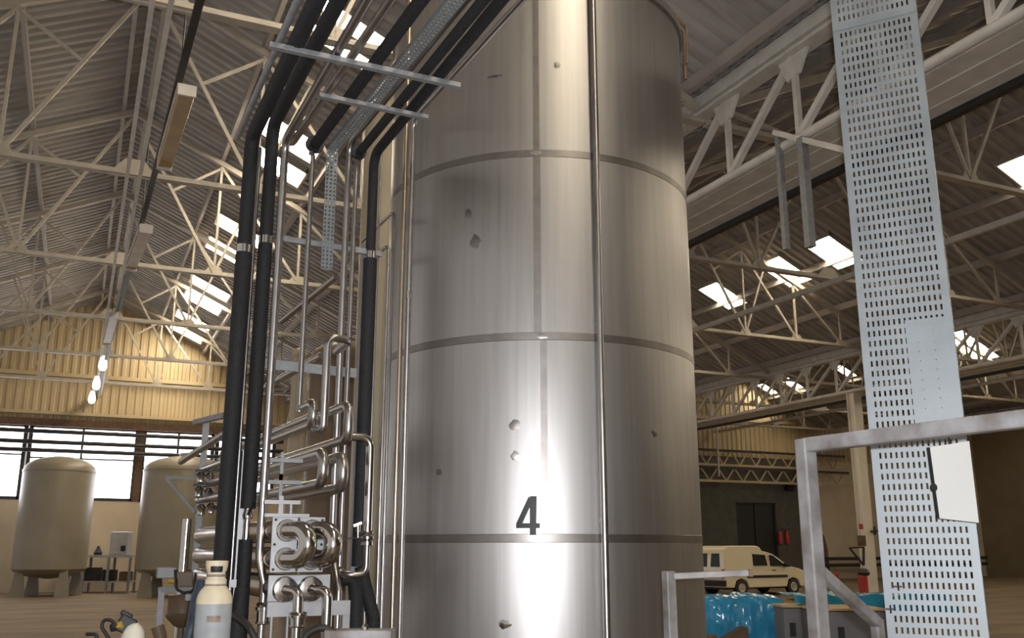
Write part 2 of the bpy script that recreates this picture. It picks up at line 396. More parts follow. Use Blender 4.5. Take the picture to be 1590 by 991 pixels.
# ================================================================== BIG TANK
tank = thing('storage_tank', 'huge brushed stainless steel tank numbered four in the middle', 'tank', (TC.x, TC.y, 0))
zt = at_cyl(1000, 8).z
def TZ(py): return at_cyl(838, py).z
ZR = [TZ(833)-1.54, TZ(836), TZ(522), TZ(238)]
ZTOP = 6.55
MB().lathe([(TR, 0.0), (TR, ZTOP)], TC, 160, caps=False).build('shell', 'steel', parent=tank)
MB().lathe([(TR+.03, ZTOP-.05), (TR+.03, ZTOP+.03), (TR-.02, ZTOP+.05), (.3, ZTOP+.42), (.02, ZTOP+.45)], TC, 96).build('roof_cone', 'steel', parent=tank)
for z in ZR:
    MB().lathe([(TR, z-.031), (TR+.003, z-.028), (TR+.003, z+.028), (TR, z+.031)], TC, 160, caps=False).build('weld_band', 'weld', parent=tank)
def cyl_patch(poly_fn, n, m, dr):     # grid on the tank skin: poly_fn(i/n, j/m) -> (angle, z)
    b = MB(); vs = []
    for j in range(m+1):
        for i in range(n+1):
            a, z = poly_fn(i/n, j/m); vs.append((TC.x+(TR+dr)*math.cos(a), TC.y+(TR+dr)*math.sin(a), z))
    b.add(vs, [(j*(n+1)+i, j*(n+1)+i+1, (j+1)*(n+1)+i+1, (j+1)*(n+1)+i) for j in range(m) for i in range(n)])
    return b
def ang(px, py):
    p = at_cyl(px, py); return math.atan2(p.y-TC.y, p.x-TC.x)
for (px, py, z0, z1, w) in ((834, 380, ZR[2]+.03, ZR[3]-.03, .030), (845, 680, ZR[1]+.03, ZR[2]-.03, .026), (832, 120, ZR[3]+.03, ZTOP-.05, .026)):
    a = ang(px, py)
    cyl_patch(lambda s, t: (a+(s-.5)*2*w/TR, z0+(z1-z0)*t), 3, 2, .0025).build('vertical_seam', 'weld', parent=tank)
# number 4
def strip(p, q, r, s_):               # four pixel corners -> patch on the shell
    A = [(ang(*c), at_cyl(*c).z) for c in (p, q, r, s_)]
    def fn(s, t):
        a = (A[0][0]*(1-s)+A[1][0]*s)*(1-t)+(A[3][0]*(1-s)+A[2][0]*s)*t
        z = (A[0][1]*(1-s)+A[1][1]*s)*(1-t)+(A[3][1]*(1-s)+A[2][1]*s)*t
        return a, z
    return cyl_patch(fn, 6, 4, .0035)
dg = MB()
for c in (((822.5, 831), (832.5, 831), (833.5, 770.5), (822.5, 770.5)), ((801.5, 820.5), (823, 820.5), (823, 812.5), (801.5, 812.5)), ((832, 820.5), (838.5, 820.5), (838.5, 812.5), (832, 812.5)),
          ((801.5, 813.5), (811, 813.5), (826, 781), (821, 770.5))):
    g = strip(*c); dg.add(g.v, g.f)
dg.build('painted_number', 'blk', parent=tank)['label'] = 'black painted number four'
# scuffs and dents
def blob(px, py, w, h, m, nm='scuff_mark'):
    a = ang(px, py); z = at_cyl(px, py).z; b = MB(); vs = [(TC.x+(TR+.004)*math.cos(a), TC.y+(TR+.004)*math.sin(a), z)]
    n = 14
    for rg, dr in ((.55, .0035), (1, .0008)):
        for k in range(n):
            t = 2*PI*k/n; j = random.uniform(.75, 1.15)
            aa = a+math.cos(t)*w*rg*j/TR; vs.append((TC.x+(TR+dr)*math.cos(aa), TC.y+(TR+dr)*math.sin(aa), z+math.sin(t)*h*rg*j))
    fs = [(0, 1+k, 1+(k+1) % n) for k in range(n)]+[(1+k, 1+n+k, 1+n+(k+1) % n, 1+(k+1) % n) for k in range(n)]
    b.add(vs, fs).build(nm, m, parent=tank)
for px, py, w, h, m in ((799, 660, .045, .04, 'weld'), (800, 708, .04, .04, 'steel'), (682, 733, .028, .028, 'weld'), (783, 970, .055, .035, 'polish'), (1016, 672, .035, .035, 'weld'), (865, 101, .03, .03, 'weld'),
                    (768, 119, .07, .012, 'scuff'), (738, 375, .05, .06, 'weld'), (727, 332, .035, .045, 'weld'), (843, 522, .07, .034, 'tube'), (833, 237, .08, .03, 'tube')):
    blob(px, py, w, h, m)
# gauge pipe up the front
p0 = at_cyl(938, 960); p1 = at_cyl(920, 60)
aa = math.atan2(p0.y-TC.y, p0.x-TC.x); off = TR+.05
gx, gy = TC.x+off*math.cos(aa), TC.y+off*math.sin(aa)
gp = MB().rod((gx, gy, .12), (gx, gy, ZTOP+.02), .027, 14).build('gauge_pipe', 'tube', parent=tank)
q = MB()
for z in (.5, 1.9, 3.4, 4.9, 6.3): q.bar((gx, gy, z), (TC.x+TR*math.cos(aa), TC.y+TR*math.sin(aa), z), .03, .03)
q.build('pipe_bracket', 'galv', parent=gp, smooth=False)
# cable over the rim
rp = Vector((TC.x+TR*math.cos(-.25), TC.y+TR*math.sin(-.25), 0))
ra = ang(1052, 60)
c0 = Vector((TC.x+(TR+.06)*math.cos(ra), TC.y+(TR+.06)*math.sin(ra), 0))
cb = MB().tube([c0+Vector((0, 0, 6.0)), c0+Vector((.01, 0, 6.5)), c0+Vector((-.12, .1, 6.72)), c0+Vector((-.5, .4, 6.85))], .016, 8, .1)
cb.tube([c0+Vector((0, -.03, 6.15)), c0+Vector((.03, -.02, 6.55)), c0+Vector((-.1, .06, 6.76)), c0+Vector((-.5, .35, 6.89))], .012, 8, .1)
tag(cb.build('cable', 'brown'), 'brown cable hanging over the top rim of the big steel tank', 'cable')

# ================================================================== PIPE RACK (left of the tank)
RU = 7.0
ZH = 4.85
def hdir(p_low, p_high, z):
    a = at_z(*p_low, z); b = at_z(*p_high, z); return a, b
def pipe_run(name, label, m, r, base, top_px, far_px, zbot, u=RU, extra=None, fil=.12, rh=None, group=None, end_u=1.5, cat='pipe', seg=14):
    """vertical at pixel column `base` on plane u, bending at top_px into the overhead run through far_px"""
    t = at_u(*top_px, u); z = t.z
    bp = at_u(*base, u); v0 = Vector((bp.x, u, zbot))
    e = at_z(*far_px, z); d = e-Vector((bp.x, u, z)); d.z = 0
    endp = Vector((bp.x, u, z))+d*((u-end_u)/abs(d.y))
    b = MB().tube([v0, Vector((bp.x, u, z)), endp], r, seg, fil)
    return b, bp, z, d.normalized(), endp
pipes = {}
def run_thing(key, label, m, r, base, top_px, far_px, zbot, u=RU, rings=(), lower=None, **kw):
    b, bp, z, d, e = pipe_run('pipe', label, m, r, base, top_px, far_px, zbot, u, **kw)
    t = thing('insulated_pipe' if m == 'insul' else 'pipe', label, 'pipe', (bp.x, u, zbot))
    b.build('pipe_body' if m != 'insul' else 'insulation', m, parent=t)
    for rz in rings:
        MB().lathe([(r+.004, rz-.03), (r+.004, rz+.03)], (bp.x, u, 0), 16).build('joint_collar', 'polish', parent=t)
    if lower:
        MB().lathe([(lower, zbot), (lower, rings[0]-.03)], (bp.x, u, 0), 18).build('lower_insulation', m, parent=t)
    pipes[key] = (t, bp, z, d)
    return t
zc = lambda px, py, u=RU: at_u(px, py, u).z
run_thing('A1', 'black insulated pipe, leftmost of the thick verticals, beside the cream-topped cylinder', 'insul', .054, (346, 850), (392, 213), (492, 0), .35, rings=(zc(376, 390),), lower=.06, u=6.95)
run_thing('A2', 'black insulated pipe, second from left, over a steel valve', 'insul', .051, (381, 850), (414, 193), (526, 0), zc(385, 790), rings=(zc(403, 372),), lower=.055)
A2t, A2p, _, _ = pipes['A2']
# valve under A2 and the lower hose
vt = thing('butterfly_valve', 'small steel valve with handle under the second black pipe', 'valve', (A2p.x, RU, zc(385, 838)))
zb, ztp = zc(385, 838), zc(385, 790)
MB().lathe([(.022, zb), (.022, zb+.14), (.035, zb+.14), (.04, zb+.17), (.03, zb+.2), (.03, ztp)], (A2p.x, RU, 0), 16).build('body', 'polish', parent=vt)
MB().bar((A2p.x-.005, RU-.05, zb+.17), (A2p.x+.03, RU-.09, zb+.27), .016, .01).build('handle', 'rubber', parent=vt, smooth=False)
q = MB().tube([(A2p.x, RU, zb), (A2p.x, RU, 1.45), (A2p.x-.03, RU-.05, 1.05), (A2p.x-.04, RU-.08, .02)], [.05, .05, .075, .075], 16)
tag(q.build('insulated_pipe', 'insul'), 'short thick black lagged pipe dropping to the floor below the steel valve', 'pipe')
run_thing('T2', 'bright stainless pipe rising left of the perforated strip, offset near its foot', 'tube', .031, (404, 850), (441, 218), (570, 0), zc(403, 862), u=6.9)
t, bp, z, d = pipes['T2']
zf = zc(403, 862, 6.9)
p2 = at_u(410, 908, 6.88); p3 = at_u(411, 940, 6.88)
MB().tube([(bp.x, 6.9, zf+.01), (bp.x, 6.9, zf-.03), p2, (p2.x, p2.y, .03)], .028, 14, .08).build('offset_foot', 'tube', parent=t)
def union(px, y0, y1, u, parent):
    a = at_u(px, y0, u); b = at_u(px, y1, u); h = a.z-b.z
    MB().lathe([(.036, b.z), (.058, b.z+.01), (.058, b.z+.12*h), (.05, b.z+.14*h), (.05, b.z+.62*h), (.062, b.z+.64*h), (.062, b.z+.78*h), (.05, b.z+.8*h), (.06, b.z+.92*h), (.045, a.z)], (a.x, u, 0), 18).build('union_fitting', 'polish', parent=parent)
union(411, 935, 970, 6.88, t)
# thin tubes
def vtube(key, label, m, r, base, ytop, ybot=None, u=RU, name='pipe', elbow=None, zbot=.03, ztop=None):
    bp = at_u(*base, u); z1 = ztop or at_u(base[0], ytop, u).z
    z0 = zbot if ybot is None else at_u(base[0], ybot, u).z
    pts = [(bp.x, u, z0), (bp.x, u, z1)]
    if elbow: pts.append(Vector((bp.x, u, z1))+Vector(elbow))
    return tag(MB().tube(pts, r, 12, .07).build(name, m), label, 'pipe')
vtube('B0', 'thin steel pipe squeezed between the two left black pipes', 'tube', .014, (361.5, 850), 222, u=7.02)
run_thing('T3', 'slim steel pipe under the black disc, ending above the U-bends', 'tube', .02, (461, 700), (483, 240), (483, 238), zc(463, 640), end_u=6.97)
run_thing('T4', 'stainless pipe just right of the perforated strip, kinked at its foot', 'tube', .026, (515, 850), (546, 222), (725, 0), zc(517, 848), u=6.95)
t, bp, z, d = pipes['T4']; zf = zc(517, 848, 6.95); p2 = at_u(526, 918, 6.8)
MB().tube([(bp.x, 6.95, zf+.01), (bp.x, 6.95, zf-.03), p2, (p2.x, p2.y, .03)], .025, 14, .06).build('offset_foot', 'tube', parent=t)
vtube('T5', 'stainless pipe between kinked pipe and grey channel, ending in a low elbow', 'tube', .019, (528.5, 850), 250, 880, u=7.0)
run_thing('H4', 'black lagged overhead pipe ending in a round black disc', 'insul', .043, (488, 226), (488, 226), (654, 0), zc(488, 232))
_, bp, z, d = pipes['H4']
MB().lathe([(.074, -.015), (.074, .015)], (bp.x, RU-.02, z), 24, axis='y').build('end_disc', 'rubber', parent=pipes['H4'][0])
run_thing('H7', 'black lagged overhead pipe ending in a dark blue-black elbow disc', 'insul', .035, (557, 238), (557, 238), (751, 0), zc(557, 246), u=6.95)
_, bp, z, d = pipes['H7']
MB().lathe([(.066, -.014), (.066, .014)], (bp.x-.01, 6.92, z), 24, axis='y').build('end_disc', 'rubber', parent=pipes['H7'][0])
run_thing('A4', 'black insulated pipe, the thick vertical nearest the big tank', 'insul', .040, (558, 850), (577, 240), (778, 0), zc(558, 880), rings=(zc(569, 396, 7.05),), lower=.055, u=7.05)
# hose feet right of the exchanger
a = at_u(530, 898, 6.95); b = at_u(553, 935, 6.95); f1 = at_u(553, 985, 6.95)
tag(MB().tube([a, (b.x-.02, 6.95, a.z-.005), b, (f1.x, 6.95, .02)], .052, 16, .12).build('hose', 'insul'), 'thick black lagged hose elbow curving down at the exchanger foot', 'hose')
a = at_u(558, 880, 7.1); f1 = at_u(580, 960, 7.05)
tag(MB().tube([(a.x, 7.05, a.z), (a.x+.03, 7.05, a.z-.12), (f1.x, 7.05, f1.z), (f1.x, 7.05, .02)], .05, 16, .15).build('hose', 'insul'), 'thick black lagged hose bending to the floor next to the thin tubes', 'hose')
vtube('B5', 'thin bright pipe hugging the right side of the thick black pipe', 'tube', .010, (570, 850), 215, u=7.12)
vtube('T6', 'slim steel pipe with a short backward elbow, left of its taller twin', 'tube', .016, (588, 850), 378, u=7.15, elbow=(-.03, .5, 0))
vtube('T7', 'slim steel pipe with a long backward elbow, just left of the gold-toned pipe', 'tube', .015, (595.5, 850), 325, u=7.2, elbow=(-.03, .9, 0))
o = vtube('T8', 'gold-toned steel pipe rising past the overhead brackets beside the tank', 'copper', .019, (612, 850), 100, u=7.0, ztop=6.5)
run_thing('T9', 'rightmost steel pipe of the rack, touching the tank side, elbowed overhead', 'tube', .022, (624, 850), (660, 188), (808, 3), .03, u=6.97, rings=(zc(637, 460),))
# overhead runs that do not come down
def overhead(label, m, r, p0, p1, z, end_u=1.5, name='pipe'):
    a = at_z(*p0, z); b = at_z(*p1, z); d = b-a; e = a+d*((a.y-end_u)/abs(d.y))
    return tag(MB().rod(a, e, r, 12).build(name, m), label, 'pipe')
overhead('grey steel conduit, leftmost of the overhead runs', 'galv', .024, (368, 214), (462, 0), ZH+.02, name='conduit')
a = at_z(455, 221, ZH-.02); b_ = at_z(606, 0, ZH-.02); dd = b_-a
xx = pipes['T2'][1].x
q = MB().tube([(xx+.01, a.y+.02, ZH-.02), (a.x, a.y+.02, ZH-.02), a+dd*((a.y-1.5)/abs(dd.y))], .029, 12, .08)
tag(q.build('pipe', 'tube'), 'overhead grey pipe hooking sideways into the bright stainless pipe', 'pipe')
# perforated cable strips
def perforated(name, m, P, nx, nz, wx, wz, hx, hz, parent=None, skip=None, thick=.003):
    """grid of slots; P(s,t) maps metres across / along to world"""
    b = MB(); vs = []; fs = []
    cx = wx/nx; cz = wz/nz
    W = nx+1
    for j in range(nz+1):
        for i in range(nx+1): vs.append(P(i*cx, j*cz))
    for j in range(nz):
        for i in range(nx):
            c = [j*W+i, j*W+i+1, (j+1)*W+i+1, (j+1)*W+i]
            if skip and skip(i, j): fs.append(tuple(c)); continue
            mx = (i+.5)*cx; mz = (j+.5)*cz; o = len(vs)
            vs += [P(mx-hx/2, mz-hz/2), P(mx+hx/2, mz-hz/2), P(mx+hx/2, mz+hz/2), P(mx-hx/2, mz+hz/2)]
            for k in range(4): fs.append((c[k], c[(k+1) % 4], o+(k+1) % 4, o+k))
    b.add(vs, fs)
    return b.build(name, m, parent=parent, smooth=False, solid=thick)
a = at_u(498, 418, 6.94); b_ = at_u(516, 418, 6.94); zt_ = at_u(508, 232, 6.94).z; w = b_.x-a.x
e = at_z(698, 4, zt_+.0); s = at_z(508, 236, zt_); d = (e-s).normalized()
ct = thing('cable_tray', 'narrow perforated cable tray hanging in front of the pipes and running overhead', 'cable tray', (a.x, 6.94, a.z))
perforated('vertical_strip', 'trayg', lambda s_, t_: Vector((a.x+s_, 6.94, a.z+t_)), 3, 30, w, zt_-a.z, .014, .016, parent=ct)
s0 = Vector((a.x, 6.94, zt_))
perforated('overhead_strip', 'trayg', lambda s_, t_: s0+Vector((s_, 0, 0))+d*t_, 3, 140, w, 5.4, .014, .022, parent=ct)
q = MB()
for dx in (0, w): q.bar(s0+Vector((dx, 0, .015)), s0+Vector((dx, 0, .015))+d*5.4, .003, .03)
q.build('side_flange', 'trayg', parent=ct, smooth=False)
# cross bars
def crossbar(p0, p1, fn, label, w, h, m='galv', name='support_bar'):
    a = fn(*p0); b = fn(*p1)
    return tag(MB().bar(a, b, w, h).build(name, m, bevel=.003, smooth=False), label, 'bar')
o = crossbar((418, 70), (714, 134), lambda x, y: at_z(x, y, 4.74), 'long slotted steel bar carrying the overhead pipes, nearest the photo top', .045, .035)
crossbar((495, 148), (664, 183), lambda x, y: at_z(x, y, 4.74), 'shorter steel bar under the overhead pipes, below the long slotted one', .045, .03)
crossbar((432, 370), (592, 395), lambda x, y: at_u(x, y, 7.06), 'narrow steel cross bar tying the vertical pipes at mid height', .04, .045)
crossbar((404, 564), (554, 580), lambda x, y: at_u(x, y, 7.06), 'wide flat steel strap across the pipes above the U-bends', .012, .075)
a = at_u(551, 850, 7.1)
q = MB().bb(a.x-.025, a.x+.025, 7.1, 7.106, 0, 4.1); q.bb(a.x-.025, a.x-.02, 7.1, 7.13, 0, 4.1); q.bb(a.x+.02, a.x+.025, 7.1, 7.13, 0, 4.1)
tag(q.build('channel_post', 'galv', smooth=False), 'upright grey steel channel between the thin pipes and thick black pipe', 'post')
a = at_u(370, 850, 7.0)
q = MB().bb(a.x-.022, a.x+.022, 7.0, 7.008, 0, zc(370, 700)); q.bb(a.x-.022, a.x-.014, 7.0, 7.04, 0, zc(370, 700)); q.bb(a.x-.12, a.x, 6.97, 7.0, zc(368, 912), zc(368, 900))
tag(q.build('channel_post', 'plate', smooth=False), 'pale steel angle post between the two left black pipes', 'post')

# ================================================================== TUBULAR EXCHANGER
ED = Vector((-.063, 1, 0)).normalized()
EL = 3.1; EU = 6.6
hx = thing('heat_exchanger', 'multi-row tubular heat exchanger of steel shells with shiny U-bends', 'heat exchanger', (at_u(460, 850, EU).x, EU, 0))
pv = [at_u(444, 846, EU).x, at_u(483, 846, EU).x]
pz = [at_u(444, 824, EU).z, at_u(444, 868, EU).z, at_u(448, 915, EU).z]
for v in pv:
    for z in pz:
        a = Vector((v, EU, z)); 
        MB().tube([a+ED*.06, a+ED*.1, a+ED*EL, a+ED*(EL+.07), a+ED*(EL+.1)], [.06, .079, .079, .06, .03], 20).build('shell_tube', 'shellm', parent=hx)
# front plates
x0 = at_u(421, 850, EU).x; x1 = at_u(503, 850, EU).x
zA, zB, zC_, zD = zc(460, 803, EU), zc(460, 889, EU), zc(460, 893, EU), zc(460, 934, EU)
xm = at_u(462, 850, EU).x
for (xa, xb, za, zb_) in ((x0, xm-.004, zB, zA), (xm+.004, x1, zB, zA), (at_u(417, 900, EU).x, at_u(513, 900, EU).x, zD, zC_)):
    pl = MB().bb(xa, xb, EU+.0, EU+.02, zb_ if zb_ < za else za, max(za, zb_)).build('tube_plate', 'plate', parent=hx, bevel=.003, smooth=False)
b = MB()
for xx_ in (x0+.02, xm, x1-.02):
    for zz in (zA-.02, (zA+zB)/2, zB+.02): b.lathe([(.009, -.012), (.009, 0)], (xx_, EU, zz), 8, axis='y')
b.build('bolt', 'dark', parent=hx)
# top bracket bars and base frame
b = MB().bb(at_u(411, 800, EU).x, at_u(480, 800, EU).x, EU-.01, EU+.05, zc(445, 803, EU), zc(445, 798, EU)); b.bb(at_u(411, 778, EU).x, at_u(467, 778, EU).x, EU, EU+.05, zc(440, 783, EU), zc(440, 777, EU))
b.bb(at_u(433, 790, EU).x, at_u(440, 790, EU).x, EU+.01, EU+.04, zc(436, 800, EU), zc(436, 770, EU)); b.bb(at_u(451, 790, EU).x, at_u(454, 790, EU).x, EU+.01, EU+.03, zc(436, 800, EU), zc(436, 780, EU))
b.build('top_bracket', 'plate', parent=hx, smooth=False)
for y_ in (712, 746):
    b = MB().bb(at_u(415, 725, 6.9).x, at_u(470, 725, 6.9).x, 6.9, 6.95, zc(440, y_+6, 6.9), zc(440, y_, 6.9)); b.bb(at_u(436, 725, 6.9).x, at_u(441, 725, 6.9).x, 6.915, 6.94, zc(440, y_+34, 6.9), zc(440, y_-10, 6.9)); b.build('tube_bracket', 'galv', parent=hx, smooth=False)
b = MB().bb(at_u(416, 945, EU).x, at_u(545, 945, EU).x, EU+.02, EU+.07, zc(450, 958, EU), zc(450, 935, EU)); b.build('base_beam', 'plate', parent=hx, smooth=False)
for px in (424, 449, 540):
    x = at_u(px, 945, EU).x; MB().bb(x-.025 if px == 540 else x-.006, x+.025 if px == 540 else x+.006, EU+.03, EU+.065, 0, zc(450, 950, EU)).build('leg', 'plate', parent=hx, smooth=False)
e1 = ED*(EL+.0)
for v in pv: MB().bb(v+e1.x-.03, v+e1.x+.03, EU+e1.y-.3, EU+e1.y-.24, 0, pz[2]-.08).build('leg', 'plate', parent=hx, smooth=False)
# big return bends with ring flanges, lower outlets
for v in pv:
    out = .09; sx = .105
    P = [(v, EU+.01, pz[0]), (v+.01, EU-.05, pz[0]), (v+sx, EU-out-.11, pz[0]), (v+sx, EU-out-.11, pz[1]), (v+.01, EU-.05, pz[1]), (v, EU+.01, pz[1])]
    MB().tube(P, .062, 20, .096, fs_=8).build('return_bend', 'polish', parent=hx)
    for z in pz[:2]:
        MB().lathe([(.070, -.03), (.076, -.02), (.076, .0)], (v, EU-.0, z), 22, axis='y').build('ring_flange', 'polish', parent=hx)
    z = pz[2]
    MB().lathe([(.05, -.10), (.078, -.095), (.082, -.07), (.07, -.055), (.085, -.045), (.085, -.012), (.07, 0)], (v+.0, EU, z), 26, axis='y').build('ring_flange', 'polish', parent=hx)
fx = at_u(463, 930, EU-.2).x; z = pz[2]
ob = MB().tube([(pv[0], EU-.08, z), (pv[0]+.0, EU-.14, z), (fx, EU-.2, z-.01), (fx, EU-.2, .05)], .036, 16, .07).build('outlet_elbow', 'polish', parent=hx)
union(463, 950, 975, EU-.2, hx)
fx = at_u(508, 943, EU-.2).x
MB().tube([(pv[1], EU-.08, z), (pv[1], EU-.14, z), (fx, EU-.2, z-.01), (fx, EU-.2, .05)], .036, 16, .07).build('outlet_elbow', 'polish', parent=hx)
# upper serpentine
VP_ = ED
def ser(name, pts_front, L=4.8, r=.033, m='tube'):   # front px list on plane u; both ends run back along the exchanger
    pass
def back(p, L): return Vector(p)+ED*L
u6 = 6.65
ca_t, ca_b = at_u(500, 701, u6), at_u(500, 752, u6)
def hair(px, y0, y1, u, L, r=.038, out=.10):
    a = at_u(px, y0, u); b_ = at_u(px, y1, u); b_.x = a.x
    f = -ED*out
    MB().tube([back(a, L), a+f, b_+f, back(b_, L)], r, 14, .095, fs_=8).build('hairpin_tube', 'tube', parent=hx)
hair(497, 704, 752, 6.65, 3.1)
hair(527, 710, 759, 6.6, 3.1)
# S-piece: R1/R2 plus the tall inverted U
a = at_u(484, 627, 6.75); b_ = at_u(486, 660, 6.75); b_.x = a.x
MB().tube([back(a, .25), a-ED*.06, b_-ED*.06, back(b_, 3.2)], .034, 14, .065, fs_=6).build('hairpin_tube', 'tube', parent=hx)
a1 = at_u(481, 648, 6.9)
MB().tube([back(a1, -.02), back(a1, 3.2)], .028, 12).build('straight_tube', 'tube', parent=hx)
# tall loop
l0 = at_u(488, 660, 6.75); l1 = at_u(503, 655, 6.62); lt = at_u(514, 524, 6.62); l2 = at_u(532, 528, 6.8)
MB().tube([l0, (l0.x+.0, 6.7, l0.z-.04), (l1.x, 6.62, l0.z-.05), (l1.x, 6.62, lt.z), (l2.x+.02, 6.66, lt.z), (l2.x+.0, 6.98, lt.z-.03)], .03, 14, .07, fs_=6).build('tall_loop', 'tube', parent=hx)
# right hairpin with outlet tube
a = at_u(538, 630, 6.7); b_ = at_u(534, 683, 6.7); b_.x = a.x
MB().tube([back(a, 1.0), a-ED*.07, b_-ED*.07, back(b_, 3.0)], .036, 14, .08, fs_=6).build('hairpin_tube', 'tube', parent=hx)
c0_ = at_u(545, 678, 6.72); c1 = at_u(576, 680, 6.72); c2 = at_u(569, 890, 6.72); c3 = at_u(532, 893, 6.72)
ot = thing('pipe', 'bright pipe leaving the U-bends sideways and dropping through a clamp', 'pipe', (c2.x, 6.72, c2.z))
MB().tube([(c0_.x, 6.72, c0_.z), (c1.x, 6.72, c0_.z), (c1.x, 6.72, zc(574, 826, 6.72))], .033, 16, .08).build('upper_tube', 'polish', parent=ot)
MB().tube([(c1.x, 6.72, zc(574, 846, 6.72)), (c1.x-.0, 6.72, c3.z), (c3.x, 6.72, c3.z), (at_u(528, 876, 6.98).x, 6.9, c3.z+.02)], .024, 14, .06).build('lower_tube', 'tube', parent=ot)
za, zb_ = zc(574, 824, 6.72), zc(574, 848, 6.72)
MB().lathe([(.03, zb_), (.045, zb_+.005), (.045, zb_+.03), (.03, zb_+.035), (.052, zb_+.05), (.052, zb_+.065), (.034, zb_+.07), (.046, za-.02), (.046, za-.004), (.034, za)], (c1.x, 6.72, 0), 20).build('clamp_fitting', 'polish', parent=ot)
b = MB().bar((c1.x-.05, 6.72, zb_+.055), (at_u(534, 830, 6.72).x, 6.72, zb_+.05), .02, .008)
b.build('support_stay', 'dark', parent=ot, smooth=False)
b = MB().lathe([(.02, -.03), (.02, .03)], (at_u(556, 822, 6.72).x, 6.72, zc(556, 820, 6.72)), 10); b.bar((at_u(549, 822, 6.72).x, 6.72, zc(556, 817, 6.72)), (at_u(561, 812, 6.72).x, 6.7, zc(556, 812, 6.72)), .02, .02); b.rod((at_u(556, 822, 6.72).x, 6.72, zb_+.05), (at_u(556, 822, 6.72).x, 6.72, zc(556, 820, 6.72)), .008)
b.build('drain_cock', 'polish', parent=ot)
# diagonal tubes seen through the gap above
for (p0, p1, u0_, u1_, lb) in (((522, 430), (436, 500), 8.6, 9.6, 'upper slanting brown tube seen through the gap between the pipes'), ((500, 552), (400, 608), 7.4, 9.0, 'lower slanting steel tube behind the flat strap')):
    tag(MB().rod(at_u(*p0, u0_), at_u(*p1, u1_), .032, 12).build('pipe', 'tube'), lb, 'pipe')
# left end stand of the exchanger
sd = thing('support_stand', 'grey steel stand with uprights and arms at the far end of the exchanger', 'stand', (at_Y(303, 850, 9.6).x, at_Y(303, 850, 9.6).y, 0))
def yY(px, py, Y=9.6): return at_Y(px, py, Y)
a = yY(305, 656); b_ = yY(302, 890)
MB().bar((b_.x, b_.y, 0), (b_.x, b_.y, a.z), .06, .06).build('upright', 'galv', parent=sd, smooth=False)
MB().bar(yY(258, 742), yY(308, 743), .03, .035).build('arm', 'galv', parent=sd, smooth=False)
MB().bar(yY(258, 742), yY(303, 796), .03, .03).build('arm', 'galv', parent=sd, smooth=False)
MB().bar(yY(303, 656), yY(350, 645, 8.6), .05, .05).build('arm', 'galv', parent=sd, smooth=False)
a = yY(291, 806)
MB().rod((a.x, a.y, .0), (a.x, a.y, a.z), .045, 12).build('upright', 'polish', parent=sd)
for y_ in (732, 752, 770, 790):
    MB().bar(yY(302, y_), yY(345, y_-2, 9.4), .03, .04).build('arm', 'galv', parent=sd, smooth=False)
# slanting tubes left of the black pipes
for n, (p0, p1) in enumerate((((281, 717), (352, 672)), ((311, 731), (350, 716)), ((318, 751), (350, 743)), ((308, 777), (350, 769)))):
    tag(MB().tube([at_Y(*p0, 9.75), at_Y(*p1, 8.5)], .034, 12).build('pipe', 'tube'), ('topmost long', 'second', 'third', 'lowest')[n]+' slanting pipe end poking out left of the black pipes', 'pipe', 'pipe ends left of the black pipes')
    if n < 3:
        c = at_Y(p0[0]+2, p0[1]+26 if n == 0 else p0[1]+10, 10.8)
for n, (px, py) in enumerate(((312, 741), (326, 742), (309, 763), (324, 766), (313, 791), (328, 789))):
    c = at_Y(px, py, 9.4)
    t = thing('valve', ('left ' if n % 2 == 0 else 'right ')+'shiny little valve '+('on the top row', 'on the middle row', 'on the bottom row')[n//2]+' of the exchanger far end', 'valve', c, 'little valves at the exchanger far end')
    MB().lathe([(.02, -.06), (.035, -.05), (.035, .0), (.05, .02), (.02, .05)], c, 12).build('body', 'polish', parent=t)
    MB().bar(c+Vector((-.06, 0, .06)), c+Vector((.06, -.02, .075)), .02, .015).build('handle', 'dark', parent=t, smooth=False)
# ================================================================== GAS CYLINDER
gc = at_Y(331, 960, 5.75); g = Vector((gc.x, gc.y, 0))
cyl = thing('gas_cylinder', 'tall grey gas cylinder with cream shoulder and guard in front of the pipes', 'gas cylinder', g)
def cz_(py): return at_Y(331, py, 5.75).z
zsh, zneck, zt2 = cz_(937), cz_(908), cz_(871)
R_ = 27*5.75/1491*.99
MB().lathe([(R_*.9, .0), (R_, .02), (R_, zsh)], g, 40).build('body', 'cyl_g', parent=cyl)
MB().lathe([(R_, zsh), (R_*1.0, zsh+.012), (R_*.97, zsh+.035), (R_*.84, zsh+.07), (R_*.62, zneck-.01), (R_*.58, zneck)], g, 40, caps=False).build('shoulder', 'cyl_w', parent=cyl)
MB().lathe([(R_*.60, zneck), (R_*.6, zneck+.03), (R_*.53, zneck+.035), (R_*.50, zneck+.07), (R_*.56, zt2-.06), (R_*.62, zt2-.03), (R_*.63, zt2), (R_*.56, zt2), (R_*.5, zt2-.05), (R_*.45, zneck+.06)], g, 36, caps=False).build('valve_guard', 'cyl_w', parent=cyl)
MB().lathe([(R_*.612, zneck-.006), (R_*.612, zneck+.004)], g, 36).build('rust_ring', 'stain', parent=cyl)
MB().lathe([(.015, zneck+.02), (.022, zneck+.06), (.015, zt2-.03)], g, 14).build('valve', 'yel', parent=cyl)
fa = math.atan2(-g.y, -g.x)
b = MB().lathe([(R_*.6, zt2-.065), (R_*.635, zt2-.05), (R_*.65, zt2-.03)], g, 10, caps=False, a0=fa-.55, a1=fa+.55); b.build('dark_label', 'blk', parent=cyl)
b = MB().lathe([(R_+.0015, zsh-.10), (R_+.0015, zsh-.065)], g, 12, caps=False, a0=fa-.35, a1=fa+.42); b.build('rust_patch', 'stain', parent=cyl)
